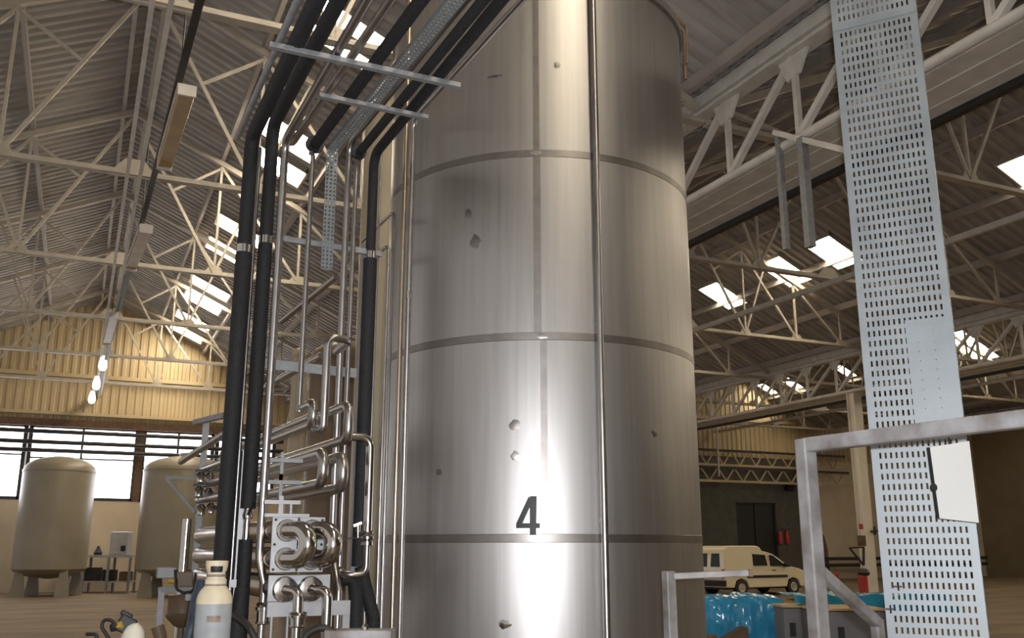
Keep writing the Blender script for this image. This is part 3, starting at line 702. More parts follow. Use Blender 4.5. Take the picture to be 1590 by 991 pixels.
b = MB().lathe([(R_*.545, zneck+.045), (R_*.545, zneck+.06)], g, 30, caps=False); b.build('rust_ring', 'stain', parent=cyl)
# dark blue hose beside it
p = [at_Y(312, 905, 6.4), at_Y(303, 940, 6.3), at_Y(297, 975, 6.2), at_Y(288, 1010, 6.2)]
tag(MB().tube(p+[Vector((p[-1].x, p[-1].y, .03))], .035, 12, .1).build('hose', 'bluehose'), 'dark blue hose hanging just left of the gas cylinder', 'hose')
p = [at_Y(363, 955, 6.3), at_Y(385, 970, 6.1), at_Y(400, 1000, 6.1)]
tag(MB().tube([Vector((p[0].x, p[0].y, p[0].z))]+p[1:]+[Vector((p[-1].x, p[-1].y, .05))], .022, 12, .1).build('hose', 'dark'), 'dark rubber hose slanting down right of the gas cylinder', 'hose')
p = [at_Y(462, 1010, 5.8), at_Y(478, 983, 5.8), at_Y(500, 973, 5.8), at_Y(522, 984, 5.8), at_Y(530, 1010, 5.8)]
tag(MB().tube([Vector((p[0].x, p[0].y, .05))]+p+[Vector((p[-1].x, p[-1].y, .05))], .022, 12, .08).build('hose', 'dark'), 'dark hose arching up in front of the exchanger outlets', 'hose')
# grey box under the pipes
a = at_Y(503, 979, 5.75); b_ = at_Y(608, 979, 5.75)
bx = thing('junction_box', 'flat grey steel box top at the foot of the thin tubes', 'box', ((a.x+b_.x)/2, (a.y+b_.y)/2, 0))
dirv = (b_-a).normalized(); dep = Vector((-dirv.y, dirv.x, 0))
R3 = Matrix((dirv, dep, Vector((0, 0, 1)))).transposed()
cc = (a+b_)/2; hh = a.z
MB().box((cc.x+dep.x*.08, cc.y+dep.y*.08, hh/2), ((b_-a).length, .16, hh), R3).build('housing', 'rail', parent=bx, bevel=.006, smooth=False)
c2_ = at_Y(567, 976, 5.8); MB().lathe([(.022, hh), (.022, hh+.012), (.014, hh+.03)], (c2_.x, c2_.y, 0), 8).build('bolt', 'polish', parent=bx)
# small white bottle with regulator
bt = at_Y(207, 985, 5.6); bt = Vector((bt.x, bt.y, 0))
t = thing('gas_bottle', 'short off-white bottle with black regulator and looping hose, bottom left', 'bottle', bt)
zb1 = at_Y(203, 972, 5.6).z
MB().lathe([(.06, 0), (.066, .02), (.066, zb1-.08), (.058, zb1-.03), (.04, zb1), (.02, zb1+.015)], bt, 28).build('body', 'wplast', parent=t)
rg = at_Y(195, 970, 5.6)
b = MB().box(rg, (.095, .08, .095), Matrix.Rotation(.5, 3, 'Y')); b.box(rg+Vector((.0, 0, .055)), (.07, .06, .03), Matrix.Rotation(.5, 3, 'Y')); b.build('regulator', 'rubber', parent=t, bevel=.008)
MB().rod(rg, rg+Vector((-.075, -.03, -.015)), .022, 12).build('outlet_knob', 'rubber', parent=t)
MB().rod(rg+Vector((-.02, -.02, -.01)), rg+Vector((-.04, -.045, .005)), .02, 10).build('brass_nut', 'yel', parent=t)
p = [(182, 972), (172, 963), (160, 962), (158, 975), (168, 990), (178, 1010)]
MB().tube([at_Y(*q_, 5.55) for q_ in p], .010, 10, .03).build('hose', 'rubber', parent=t)
p = [(134, 985), (148, 985), (152, 990), (140, 1000)]
tag(MB().tube([at_Y(*q_, 5.5) for q_ in p]+[Vector((at_Y(140, 1000, 5.5).x, at_Y(140, 1000, 5.5).y, .02))], .01, 10, .02).build('hose', 'rubber'), 'end of a thin black hose in the bottom left corner', 'hose')
# steel frame with hopper
Yf = 8.6
fr = thing('pump_frame', 'grey square-tube frame carrying a brown hopper and small boxes', 'frame', Vector((at_Y(275, 950, Yf).x, at_Y(275, 950, Yf).y, 0)))
a = at_Y(247, 916, Yf); b_ = at_Y(306, 917, Yf)
MB().bar(a, (b_.x, b_.y, a.z), .055, .045).build('top_rail', 'galv', parent=fr, smooth=False)
for px in (248, 306):
    c = at_Y(px, 950, Yf); MB().bb(c.x-.025, c.x+.025, c.y-.025, c.y+.025, 0, a.z).build('leg', 'galv', parent=fr, smooth=False)
c = at_Y(283, 950, Yf+.3); z1_, z2_, z3_ = at_Y(283, 924, Yf+.3).z, at_Y(283, 955, Yf+.3).z, at_Y(283, 975, Yf+.3).z
MB().lathe([(.03, 0.0), (.03, z3_), (.07, z3_+.02), (.14, z2_-.02), (.15, z2_), (.13, z2_+.02), (.13, z1_-.02), (.14, z1_)], (c.x, c.y, 0), 24).build('hopper', 'brown', parent=fr)
c = at_Y(258, 890, Yf+.1); b = MB().box(c, (.16, .12, .09)); b.build('control_box', 'galv', parent=fr, bevel=.005, smooth=False)
c = at_Y(285, 900, Yf+.15); MB().box(c, (.15, .12, .13)).build('motor_box', 'brown', parent=fr, bevel=.008, smooth=False)
p = [(272, 885), (274, 915), (285, 921), (301, 918), (304, 890)]
MB().tube([at_Y(*q_, Yf-.1) for q_ in p], .012, 8, .04).build('cable', 'rubber', parent=fr)
b = MB().rod(at_Y(262, 903, Yf), at_Y(276, 903, Yf), .02); b.build('yellow_fitting', 'yel', parent=fr)
c = at_Y(296, 928, Yf-.05); MB().box(c, (.09, .05, .05)).build('connector', 'galv', parent=fr, smooth=False)
c = at_Y(234, 986, 7.4); tag(MB().bb(c.x-.05, c.x+.05, c.y-.08, c.y+.08, 0, c.z-.04).build('crate', 'red', bevel=.02), 'red plastic crate edge at the very bottom left', 'crate')
c = at_Y(250, 978, 7.8); tag(MB().tube([(c.x, c.y, 0), (c.x, c.y, c.z-.05), (c.x-.03, c.y, c.z+.03)], .05, 14, .05).build('pipe_stub', 'brown'), 'brown pipe stub at the foot of the grey frame', 'pipe')

# ================================================================== LEFT BACKGROUND
def vessel(label, px, pr, ytop, Y, m, zb=0., legs=0, dome=.35, name='vessel', cat='tank'):
    c = at_Y(px, 850, Y); zt_ = at_Y(px, ytop, Y).z; r = pr*Y/1491
    t = thing(name, label, cat, (c.x, c.y, 0))
    prof = [(r, zb), (r, zt_-dome)]
    for k in range(1, 6):
        a_ = k/6*PI/2; prof.append((r*math.cos(a_), zt_-dome+dome*math.sin(a_)))
    prof.append((.05, zt_))
    if zb > 0: prof = [(.1, zb-.35), (r*.6, zb-.25), (r*.92, zb-.1)]+prof
    MB().lathe(prof, (c.x, c.y, 0), 56).build('body', m, parent=t)
    MB().lathe([(r+.01, zt_-dome-.05), (r+.02, zt_-dome-.02), (r+.01, zt_-dome+.01)], (c.x, c.y, 0), 56, caps=False).build('rim', m, parent=t)
    for k in range(legs):
        a_ = -PI/2+.5+2*PI*k/legs; x, y = c.x+r*.85*math.cos(a_), c.y+r*.85*math.sin(a_)
        MB().add([(x-.25, y-.12, 0), (x+.25, y-.12, 0), (x+.25, y+.12, 0), (x-.25, y+.12, 0), (x-.12, y-.1, zb), (x+.12, y-.1, zb), (x+.12, y+.1, zb), (x-.12, y+.1, zb)],
                 [(0,3,2,1),(4,5,6,7),(0,1,5,4),(1,2,6,5),(2,3,7,6),(3,0,4,7)]).build('leg', m, parent=t, smooth=False)
    return t, c, zt_, r
t, c, zt_, r = vessel('large grey-green domed vessel on legs in front of the windows', 279, 63, 709, 35.2, 'gtank', .95, 4, .55)
MB().lathe([(.28, zt_-.08), (.28, zt_+.1), (.1, zt_+.14)], (c.x, c.y, 0), 18).build('manhole', 'galv', parent=t)
vessel('grey-green vessel at the extreme left, mostly outside the photo', 80, 53, 709, 35.2, 'gtank', .95, 4, .55)
vessel('beige vessel seen through the gap behind the U-bends', 528, 60, 531, 14.5, 'brown', 0, 0, .3)  # beige vessel, its shade put into the dark brown colour
vessel('slim cream standpipe vessel left of the beige vessel behind the pipes', 451, 13, 540, 16, 'beige', 0, 0, .12)
vessel('tall golden-beige tank far behind the thick black pipe by the big tank', 592, 52, 150, 13, 'beige', 0, 0, .4)
# bench and boxes along the end wall
Yb = 37.5
a = at_Y(100, 862, Yb); b_ = at_Y(212, 862, Yb)
bn = thing('work_bench', 'long grey work bench with lower shelf under the far windows', 'bench', ((a.x+b_.x)/2, (a.y+b_.y)/2, 0))
dirb = (b_-a); dirb.z = 0; lnb = dirb.length; dirb.normalize(); depb = Vector((-dirb.y, dirb.x, 0)); Rb = Matrix((dirb, depb, Vector((0, 0, 1)))).transposed()
mid = (a+b_)/2
def bl(s, d_, z): return Vector((a.x, a.y, 0))+dirb*s+depb*d_+Vector((0, 0, z))
MB().box((mid.x, mid.y, a.z-.05), (lnb, .7, .1), Rb).build('bench_top', 'plate', parent=bn, smooth=False)
MB().box((mid.x, mid.y, .42), (lnb-.1, .6, .06), Rb).build('lower_shelf', 'plate', parent=bn, smooth=False)
for s_ in (.1, lnb/3, 2*lnb/3, lnb-.1):
    for d_ in (-.3, .3): MB().box(bl(s_, d_, a.z/2-.05), (.08, .08, a.z-.1), Rb).build('leg', 'galv', parent=bn, smooth=False)
def clutter(name, lab, cat, px, py0, py1, w, d_, m, Y=Yb):
    p_ = at_Y(px, py1, Y); z0_ = p_.z; z1_ = at_Y(px, py0, Y).z; w_ = w*Y/1491
    return p_, z0_, z1_, w_
p_, z0_, z1_, w_ = clutter('', '', '', 186, 826, 860, 28, .4, '')
t = thing('control_cabinet', 'grey control cabinet standing on the far work bench', 'cabinet', (p_.x, p_.y, a.z))
MB().box((p_.x, p_.y, (a.z+z1_)/2), (w_, .4, z1_-a.z), Rb).build('housing', 'plate', parent=t, bevel=.03, smooth=False)
q = p_-depb*.22+dirb*.2; MB().box((q.x, q.y, a.z+.25), (.16, .06, .2), Rb).build('switch', 'rubber', parent=t, smooth=False)
p_, z0_, z1_, w_ = clutter('', '', '', 152, 848, 860, 10, .4, '')
tag(MB().lathe([(.14, a.z), (.16, a.z+.1), (.08, a.z+.22), (.05, a.z+.34)], (p_.x, p_.y, 0), 14).build('motor', 'rubber'), 'small black motor on the far bench left of the cabinet', 'motor')
for n, (px, w, h, m) in enumerate(((146, .55, .5, 'dark'), (172, .45, .42, 'rubber'), (197, .4, .35, 'rust'))):
    p_ = at_Y(px, 880, Yb); tag(MB().box((p_.x, p_.y, .45+h/2), (w, .4, h), Rb).build('storage_box', m, bevel=.03, smooth=False), ('dark box left on the bench shelf', 'black box in the middle of the bench shelf', 'rusty box right on the bench shelf')[n], 'box', 'boxes on the bench shelf')
# fluorescent trunking: lamps + conduit
lp = [((290, 143), (256, 256)), ((227, 357), (204, 415)), ((177, 490), (166, 532))]
LZ = 7.5
last = at_z(345, -12, LZ); ptsT = []
for n, (p0, p1) in enumerate(lp):
    a = at_z(*p0, LZ); b_ = at_z(*p1, LZ); d = (b_-a).normalized()
    t = thing('ceiling_lamp', ('nearest', 'second', 'farthest')[n]+' unlit batten lamp with yellowed cover under the left bay trusses', 'lamp', (a+b_)/2, 'batten lamps in the left bay')
    MB().bar(a, b_, .21, .09).build('diffuser', 'lamp', parent=t, bevel=.02, smooth=False)
    MB().bar(a+Vector((0, 0, .08)), b_+Vector((0, 0, .08)), .24, .06).build('housing', 'wht', parent=t, smooth=False)
    for e_, s_ in ((a, -1), (b_, 1)): MB().bar(e_+d*s_*.02, e_+d*s_*.06, .23, .15).build('end_cap', 'wht', parent=t, smooth=False)
    MB().rod((a+b_)/2+Vector((0, 0, .1)), (a+b_)/2+Vector((0, 0, 3.8-.2)), .01, 6).build('hanger_rod', 'dark', parent=t)
p0 = at_z(352, -30, LZ+.12); p1 = at_z(143, 620, LZ+.12)
tr_ = MB().bar(Vector((.86, -2, LZ+.19)), Vector((.22, 41.5, LZ+.19)), .09, .07)
tag(tr_.build('cable_trunking', 'dark', smooth=False), 'long dark cable trunking line carrying the batten lamps', 'trunking')
for n, (px, py) in enumerate(((160, 563), (150, 594), (143, 616))):
    c = at_Y(px, py, (30, 33, 36)[n]); t = thing('pendant_lamp', ('highest', 'middle', 'lowest')[n]+' of the small lit white lamps hanging near the far end wall', 'lamp', c, 'small lit lamps near the end wall')
    MB().lathe([(.07, .22), (.13, .0), (.14, -.16), (.09, -.26), (.02, -.28)], c, 16).build('shade', 'bulb', parent=t)
    MB().rod(c+Vector((0, 0, .18)), c+Vector((0, 0, 7.55-c.z)), .04, 8).build('cord', 'dark', parent=t)

# ================================================================== RIGHT SIDE
# perforated cable tray, near
aL = at_Y(1366.5, 850, 5.0); aR = at_Y(1519, 850, 4.78)
aL.z = aR.z = 0; dv = aR-aL; tw = dv.length; dn = dv.normalized(); nn = Vector((dn.y, -dn.x, 0))   # towards camera
TT = thing('cable_tray', 'wide upright perforated galvanised cable tray on the right', 'cable tray', aL)
TH_ = 6.6
rows = 120
perforated('perforated_face', 'trayg', lambda s_, t_: aL+dn*(.03+s_)+Vector((0, 0, t_)), 15, rows, tw-.06, TH_, .0105, .031, parent=TT, thick=.004)
for s_, sg in ((0, 1), (tw, -1)):
    b = MB(); b.bar(aL+dn*(s_+sg*.015)+Vector((0, 0, .0)), aL+dn*(s_+sg*.015)+Vector((0, 0, TH_)), .03, .004, nn)
    base = aL+dn*s_
    b.build('edge_strip', 'trayg', parent=TT, smooth=False)
    perforated('side_flange', 'trayg', lambda p_, t_: base-nn*p_+Vector((0, 0, t_)), 1, 100, .075, TH_, .014, .03, parent=TT, thick=.004)
# joint plate and patch
zj = at_Y(1360, 50, 5).z
z1_, z2_ = at_Y(1436, 655, 4.8).z, at_Y(1436, 492, 4.8).z
s0_ = tw*.50
base = aL+dn*s0_+nn*.006
perforated('patch_plate', 'trayg', lambda p_, t_: base+dn*p_+Vector((0, 0, z1_+t_)), 6, 11, tw*.5, z2_-z1_, .004, .005, parent=TT, thick=.003)
base = aL+nn*.006
MB().add([base+Vector((0, 0, zj)), base+dn*tw+Vector((0, 0, zj)), base+dn*tw+Vector((0, 0, zj+.05)), base+Vector((0, 0, zj+.05)),
          base-nn*.003+Vector((0, 0, zj)), base-nn*.003+dn*tw+Vector((0, 0, zj)), base-nn*.003+dn*tw+Vector((0, 0, zj+.05)), base-nn*.003+Vector((0, 0, zj+.05))],
         [(0,1,2,3),(7,6,5,4),(0,4,5,1),(3,2,6,7),(0,3,7,4),(1,5,6,2)]).build('joint_strip', 'trayg', parent=TT, smooth=False)
# small cable ties on the tray
for n, (px, py) in enumerate(((1394, 911), (1382, 946), (1449, 912))):
    c = at_Y(px, py, 4.93)+nn*.004
    tag(MB().bar(c-dn*.02, c+dn*.02, .006, .008).bar(c+dn*.003+Vector((0, 0, -.02)), c+dn*.003+Vector((0, 0, .02)), .005, .006).build('cable_tie', 'rubber', smooth=False), ('upper left black cable tie on the wide perforated tray', 'lowest left black cable tie on the wide perforated tray', 'right black cable tie low on the wide perforated tray')[n], 'cable tie', 'cable ties on the tray')
# notice sheet hanging at the right
c0_ = at_Y(1443, 695, 4.55); c1 = at_Y(1505, 685, 4.5); c2 = at_Y(1520, 812, 4.5); c3 = at_Y(1458, 805, 4.55)
nb = thing('notice_board', 'white sheet with black edging clipped in front of the tray at right', 'notice', c3)
MB().add([c0_, c1, c2, c3]+[q_-nn*.006 for q_ in (c0_, c1, c2, c3)], [(0,3,2,1),(4,5,6,7),(0,1,5,4),(1,2,6,5),(2,3,7,6),(3,0,4,7)]).build('sheet', 'paper', parent=nb, smooth=False)
MB().bar(c0_-dn*.004, c3-dn*.004, .010, .014).build('edging', 'blk', parent=nb, smooth=False)
cm = c0_.lerp(c3, .57); MB().lathe([(.012, -.006), (.018, -.006), (.018, .006), (.012, .006)], cm-dn*.004+nn*.01, 14, axis='y').build('ring', 'dark', parent=nb)
MB().rod(c0_.lerp(c1, .5)-nn*.004, c0_.lerp(c1, .5)-nn*.004+Vector((0, 0, .12)), .004, 6).build('hanger', 'dark', parent=nb)
MB().rod(c0_.lerp(c1, .5)-nn*.0+Vector((0, 0, .11)), c0_.lerp(c1, .5)-nn*.4+Vector((0, 0, .11)), .004, 6).build('hook', 'dark', parent=nb)
# handrail frames
def square(b, p0, p1, w): return b.bar(p0, p1, w, w)
Yg = 4.3
gp_ = at_Y(1262, 850, Yg); gtop = at_Y(1252, 692, Yg).z
gf = thing('guard_rail', 'tall weathered galvanised rail frame in front of the perforated tray', 'rail', (gp_.x, gp_.y, 0))
square(MB(), (gp_.x, gp_.y, 0), (gp_.x, gp_.y, gtop+.03), .07).build('post', 'rail', parent=gf, bevel=.008, smooth=False)
e = at_z(1457, 667, gtop); d = (e-Vector((gp_.x, gp_.y, gtop))); e2 = Vector((gp_.x, gp_.y, gtop))+d*1.7
square(MB(), (gp_.x, gp_.y, gtop), e2, .065).build('top_rail', 'rail', parent=gf, bevel=.01, smooth=False)
square(MB(), (e2.x, e2.y, 0), (e2.x, e2.y, gtop), .07).build('post', 'rail', parent=gf, bevel=.008, smooth=False)
p0 = at_Y(1262, 878, Yg); Yk = 4.75; p1 = at_Y(1362, 968, Yk)
square(MB(), p0, p1, .05).build('diagonal_brace', 'rail', parent=gf, bevel=.008, smooth=False)
square(MB(), (p1.x, p1.y, 0), (p1.x, p1.y, p1.z+.02), .05).build('short_post', 'rail', parent=gf, bevel=.008, smooth=False)
Ys = 5.5
a = at_Y(1038, 887, Ys); b_ = at_Y(1162, 890, Ys)
sf = thing('guard_rail', 'low galvanised rail post with stub arm in front of the big tank', 'rail', (a.x, a.y, 0))
square(MB(), (a.x, a.y, 0), (a.x, a.y, a.z), .06).build('post', 'rail', parent=sf, bevel=.006, smooth=False)
MB().bar((a.x, a.y, a.z-.03), (b_.x, b_.y, b_.z), .04, .036).build('arm', 'rail', parent=sf, bevel=.005, smooth=False)
dd = (b_-Vector((a.x, a.y, a.z-.03))).normalized()
MB().bar(b_, b_+dd*.02, .045, .04).build('end_cap', 'brown', parent=sf, smooth=False)
# drop rods by the girder
hr = thing('hanging_frame', 'thin steel drop frame hanging from the near valley girder', 'frame', (7.75, 9.2, 5))
a0 = at(1203, 206, 0, 7.95); b0 = at_Y(1316, 234, 10.3)
MB().bar(a0, b0, .08, .07).build('top_bar', 'wht', parent=hr, smooth=False)
for f_, w_, yb in ((.05, .036, 388), (.40, .05, 384)):
    c = a0.lerp(b0, f_); Yc = c.x*math.sin(TH)+c.y*math.cos(TH); z_ = at_Y(1208, yb, Yc).z
    MB().bb(c.x-w_, c.x+w_, c.y-w_, c.y+w_, z_, c.z+.02).build('drop_rod', 'galv', parent=hr, smooth=False)
# ---- van
vp = at_z(1150, 926, 0)
hd = Vector((math.cos(math.radians(32)), math.sin(math.radians(32))))
fx_ = Vector((hd.x*math.cos(TH)+hd.y*math.sin(TH), -hd.x*math.sin(TH)+hd.y*math.cos(TH), 0)); sy = Vector((-fx_.y, fx_.x, 0))
VO = vp-fx_*(-1.33)+sy*.72      # local origin: van centre on the floor; right side faces the camera
def W(p): return VO+fx_*(p[0]*1.07)+sy*(p[1]*1.05)+Vector((0, 0, p[2]*.945))
van = thing('van', 'small cream high-roof delivery van parked beyond the blue sheet', 'van', VO)
def vfn(p):
    y = p.y*(1-.13*max(0, p.z-.95)/.9); return W((p.x, y, p.z))
body = [(-1.98, .32), (-2.02, .6), (-2.0, .95), (-1.94, 1.5), (-1.88, 1.74), (-1.76, 1.84), (-1.5, 1.87), (-.35, 1.87), (-.2, 1.82), (-.12, 1.68), (.12, 1.63), (.38, 1.56), (.6, 1.43), (1.08, 1.1), (1.6, 1.0), (1.88, .9), (1.98, .72), (2.0, .32),
        (1.62, .30), (1.52, .56), (1.28, .65), (1.04, .56), (.94, .30), (-.9, .30), (-1.0, .56), (-1.24, .65), (-1.48, .56), (-1.58, .30)]
bd = MB(); n = len(body)
# triangulate side faces via fan-safe strip: build with ngon (concave) then let Blender tessellate
bd.prism(body, -.78, .78, vfn)
vb = bd.build('body', 'van', parent=van, bevel=.035)
MB().prism([(-1.9, .25), (1.9, .25), (1.9, .6), (-1.9, .6)], -.6, .6, lambda p: W(p)).build('underbody', 'rubber', parent=van, smooth=False)
for x in (-1.24, 1.28):
    for y in (-.69, .69):
        b = MB().lathe([(.2, -.085), (.28, -.08), (.30, -.05), (.30, .05), (.28, .08), (.2, .085)], (0, 0, 0), 26, axis='y'); b.v = [W((q_.x+x, q_.y+y, q_.z+.30)) for q_ in b.v]
        w_ = b.build('wheel', 'rubber', parent=van)
        b = MB().lathe([(.17, -.09), (.15, -.10), (.06, -.08), (.05, -.10), (.02, -.1)], (0, 0, 0), 20, axis='y'); sgn = 1 if y < 0 else -1
        b.v = [W((q_.x+x, q_.y*sgn+y, q_.z+.30)) for q_ in b.v]; b.build('hub', 'hub', parent=w_)
def side_panel(poly, nm, m, side=-1, off=.006, th=.02):
    def fn(p):
        y = .78*(1-.13*max(0, p.z-.95)/.9); return W((p.x, side*(y+off-(0 if p.y < .5 else th)), p.z))
    b = MB().prism(poly, 0, 1, fn)
    if side > 0: b.f = [f[::-1] for f in b.f]
    return b.build(nm, m, parent=van, smooth=False)
for sd_ in (-1, 1):
    side_panel([(-.62, 1.12), (.05, 1.12), (.0, 1.52), (-.62, 1.56)], 'side_window', 'glass', sd_)
    side_panel([(.2, 1.1), (.95, 1.1), (.55, 1.38), (.36, 1.5), (.18, 1.52)], 'side_window', 'glass', sd_)
    side_panel([(-.98, .66), (.98, .66), (.98, .76), (-.98, .76)], 'rub_strip', 'rubber', sd_, .015)
    side_panel([(.26, .92), (.42, .92), (.42, .96), (.26, .96)], 'door_handle', 'rubber', sd_, .012)
    side_panel([(.115, .4), (.135, .4), (.135, 1.58), (.115, 1.58)], 'door_gap', 'dark', sd_, .002, .004)
for y in (-.32, .32):
    zz = [(1.08, y-.23), (1.08, y+.23), (1.58, y+.21), (1.58, y-.21)]
    pts = [W((-2.012+(z_-.95)*.115 if z_ > .95 else -2.01, y_*(1-.13*(z_-.95)/.9), z_)) for z_, y_ in zz]
    b = MB().add(pts+[p_+fx_*.02 for p_ in pts], [(0,1,2,3)[::-1],(4,5,6,7),(0,1,5,4),(1,2,6,5),(2,3,7,6),(3,0,4,7)]); b.build('rear_window', 'glass', parent=van, smooth=False)
MB().prism([(-2.1, .38), (-1.95, .38), (-1.95, .60), (-2.1, .58)], -.79, .79, W).build('rear_bumper', 'rubber', parent=van, bevel=.02)
MB().prism([(1.92, .3), (2.1, .32), (2.1, .52), (1.92, .56)], -.79, .79, W).build('front_bumper', 'rubber', parent=van, bevel=.02)
for y in (-.70, .70): MB().prism([(-2.035, .68), (-1.99, .68), (-1.98, 1.0), (-2.02, 1.0)], y-.06, y+.06, W).build('tail_light', 'red', parent=van, smooth=False)
b = MB().add([W(q_) for q_ in ((.66, -.62, 1.42), (1.09, -.66, 1.125), (1.09, .66, 1.125), (.66, .62, 1.42), (.63, -.6, 1.40), (1.06, -.66, 1.09), (1.06, .66, 1.09), (.63, .6, 1.40))], [(0,1,2,3),(7,6,5,4),(0,4,5,1),(1,5,6,2),(2,6,7,3),(3,7,4,0)])
b.build('windscreen', 'glass', parent=van, smooth=False)
for y in (-.88, .88): MB().prism([(.78, 1.06), (.95, 1.06), (.95, 1.2), (.78, 1.2)], y-.09, y+.09, W).build('mirror', 'rubber', parent=van, bevel=.02)
# ---- crates, sheets
def row_pt(px, py, z): return at_z(px, py, z)
HC = 1.0
f0 = at_z(1094, 931, HC); f1 = at_z(1205, 940, HC)
def cab(px0, px1, py, label, dep_=.8, HZ=HC, m='cab'):
    a = at_z(px0, py, HZ); b_ = at_Y(px1, 850, a.x*math.sin(TH)+a.y*math.cos(TH))
    d = (b_-a); d.z = 0; L_ = d.length; d.normalize(); n_ = Vector((-d.y, d.x, 0)); R = Matrix((d, n_, Vector((0, 0, 1)))).transposed()
    c = a+d*L_/2+n_*dep_/2
    t = thing('metal_cabinet', label, 'cabinet', (c.x, c.y, 0))
    MB().box((c.x, c.y, HZ/2-.01), (L_, dep_, HZ-.02), R).build('housing', m, parent=t, bevel=.012, smooth=False)
    q = a+d*L_*.33-n_*.006; MB().box((q.x, q.y, HZ-.27), (.07, .02, .16), R).build('latch', 'blk', parent=t, smooth=False)
    MB().box((c.x, c.y, HZ), (L_+.03, dep_+.03, .025), R).build('cover_board', 'card', parent=t, smooth=False)
    return a, d, n_, L_, R, c
cab(1216, 1247, 942, 'dark grey metal cabinet beside the blue plastic sheet', .45)
A2_ = cab(1268, 1366, 947, 'dark grey metal cabinet seen through the tall rail frame')
ac, dc, ncv, Lc, Rc, cc2 = cab(1096, 1198, 936, 'grey cabinet wrapped under the crumpled blue plastic sheet', .85)
# blue sheet: crumpled shell over the cabinet
from mathutils import noise
b = MB(); vs = []; NX = 90; prof = [(-.07, .02), (-.06, .25), (-.06, .5), (-.07, .75), (-.05, .98), (.0, 1.045), (.2, 1.05), (.45, 1.05), (.7, 1.05), (.92, 1.04), (.95, .9), (.97, .6)]
PP = []
for k in range(len(prof)-1):
    for j in range(4):
        w_ = j/4; PP.append((prof[k][0]*(1-w_)+prof[k+1][0]*w_, prof[k][1]*(1-w_)+prof[k+1][1]*w_))
PP.append(prof[-1])
for (y_, z_) in PP:
    for i in range(NX+1):
        s_ = i/NX*(Lc+.16)-.08
        nz = noise.noise(Vector((s_*2.6, (y_+z_)*2.2, 1.3)))*.05+(.5-abs(noise.noise(Vector((s_*5+z_*3, (y_-z_)*2.5, 4.)))))*.07+(.4-abs(noise.noise(Vector((s_*9-z_*6, (y_-z_)*5, 9.)))))*.03
        side = 1 if y_ < .0 else 0
        edge = abs(i/NX-.5)*2
        p_ = ac+dc*s_+ncv*(y_-(abs(nz)+.01 if side else 0)); p_.z = z_+(abs(nz)*.8 if not side and y_ < .9 else 0)
        vs.append(p_)
W_ = NX+1
b.add(vs, [(j*W_+i, j*W_+i+1, (j+1)*W_+i+1, (j+1)*W_+i) for j in range(len(PP)-1) for i in range(NX)])
# left side drop
vs = []; 
for k in range(9):
    for j in range(13):
        z_ = 1.05*(1-j/12)+.02; y_ = k/8*.95-.03; nz = noise.noise(Vector((y_*4, z_*3, 7.7)))*.05
        p_ = ac-dc*(.09+abs(nz))+ncv*y_; p_.z = z_; vs.append(p_)
b.add(vs, [(k*13+j, k*13+j+1, (k+1)*13+j+1, (k+1)*13+j) for k in range(8) for j in range(12)])
tag(b.build('plastic_sheet', 'blue', solid=.004), 'crumpled shiny blue plastic sheet draped over a cabinet at bottom right', 'sheet')
# rear teal sheet over low stack
a = at_z(1268, 934, .95); bq = at_Y(1372, 850, a.x*math.sin(TH)+a.y*math.cos(TH)); d = bq-a; d.z = 0; Lq = d.length; d.normalize(); n_ = Vector((-d.y, d.x, 0))
rk = MB().box(a+d*(Lq+1.2)/2+n_*1.2+Vector((0, 0, .45-a.z)), (Lq+1.2, .9, .9), Matrix((d, n_, Vector((0, 0, 1)))).transposed())
tag(rk.build('storage_crate', 'card', bevel=.01, smooth=False), 'brown crate row under the teal sheet behind the cabinets', 'crate')
b = MB(); vs = []
for k in range(14):
    for i in range(40):
        s_ = i/39*(Lq+1.4)-.1; y_ = k/13*1.15+.62
        nz = noise.noise(Vector((s_*3, y_*4, 2.2)))*.06
        fr_ = 1 if k == 0 else 0
        p_ = a+d*s_+n_*y_; p_.z = (.70 if k == 0 else (.86 if k == 1 else .97))+abs(nz)*1.4; vs.append(p_)
b.add(vs, [(k*40+i, k*40+i+1, (k+1)*40+i+1, (k+1)*40+i) for k in range(13) for i in range(39)])
tag(b.build('plastic_sheet', 'blue2', solid=.004), 'teal plastic sheet lying flat behind the cabinets near the red post', 'sheet')
# brown board and carton in front of the blue sheet
a = at_Y(1128, 998, 9.5); b_ = at_Y(1162, 974, 9.5)
q = MB().add([(a.x, a.y, 0), (b_.x, b_.y, 0), (b_.x, b_.y, b_.z), (a.x, a.y, a.z+.02), (a.x+.1, a.y+.25, 0), (b_.x+.1, b_.y+.25, 0), (b_.x+.1, b_.y+.25, b_.z), (a.x+.1, a.y+.25, a.z+.02)], [(0,1,2,3),(7,6,5,4),(0,4,5,1),(1,5,6,2),(2,6,7,3),(3,7,4,0)])
tag(q.build('carton', 'dcard', bevel=.01, smooth=False), 'dark brown slanted carton standing before the blue sheet', 'box')
c = at_Y(1086, 986, 9.4)
q = MB().bb(c.x-.09, c.x+.14, c.y-.1, c.y+.1, 0, c.z); tag(q.build('carton', 'rust', bevel=.012, smooth=False), 'reddish brown carton at the foot of the big tank right edge', 'box')
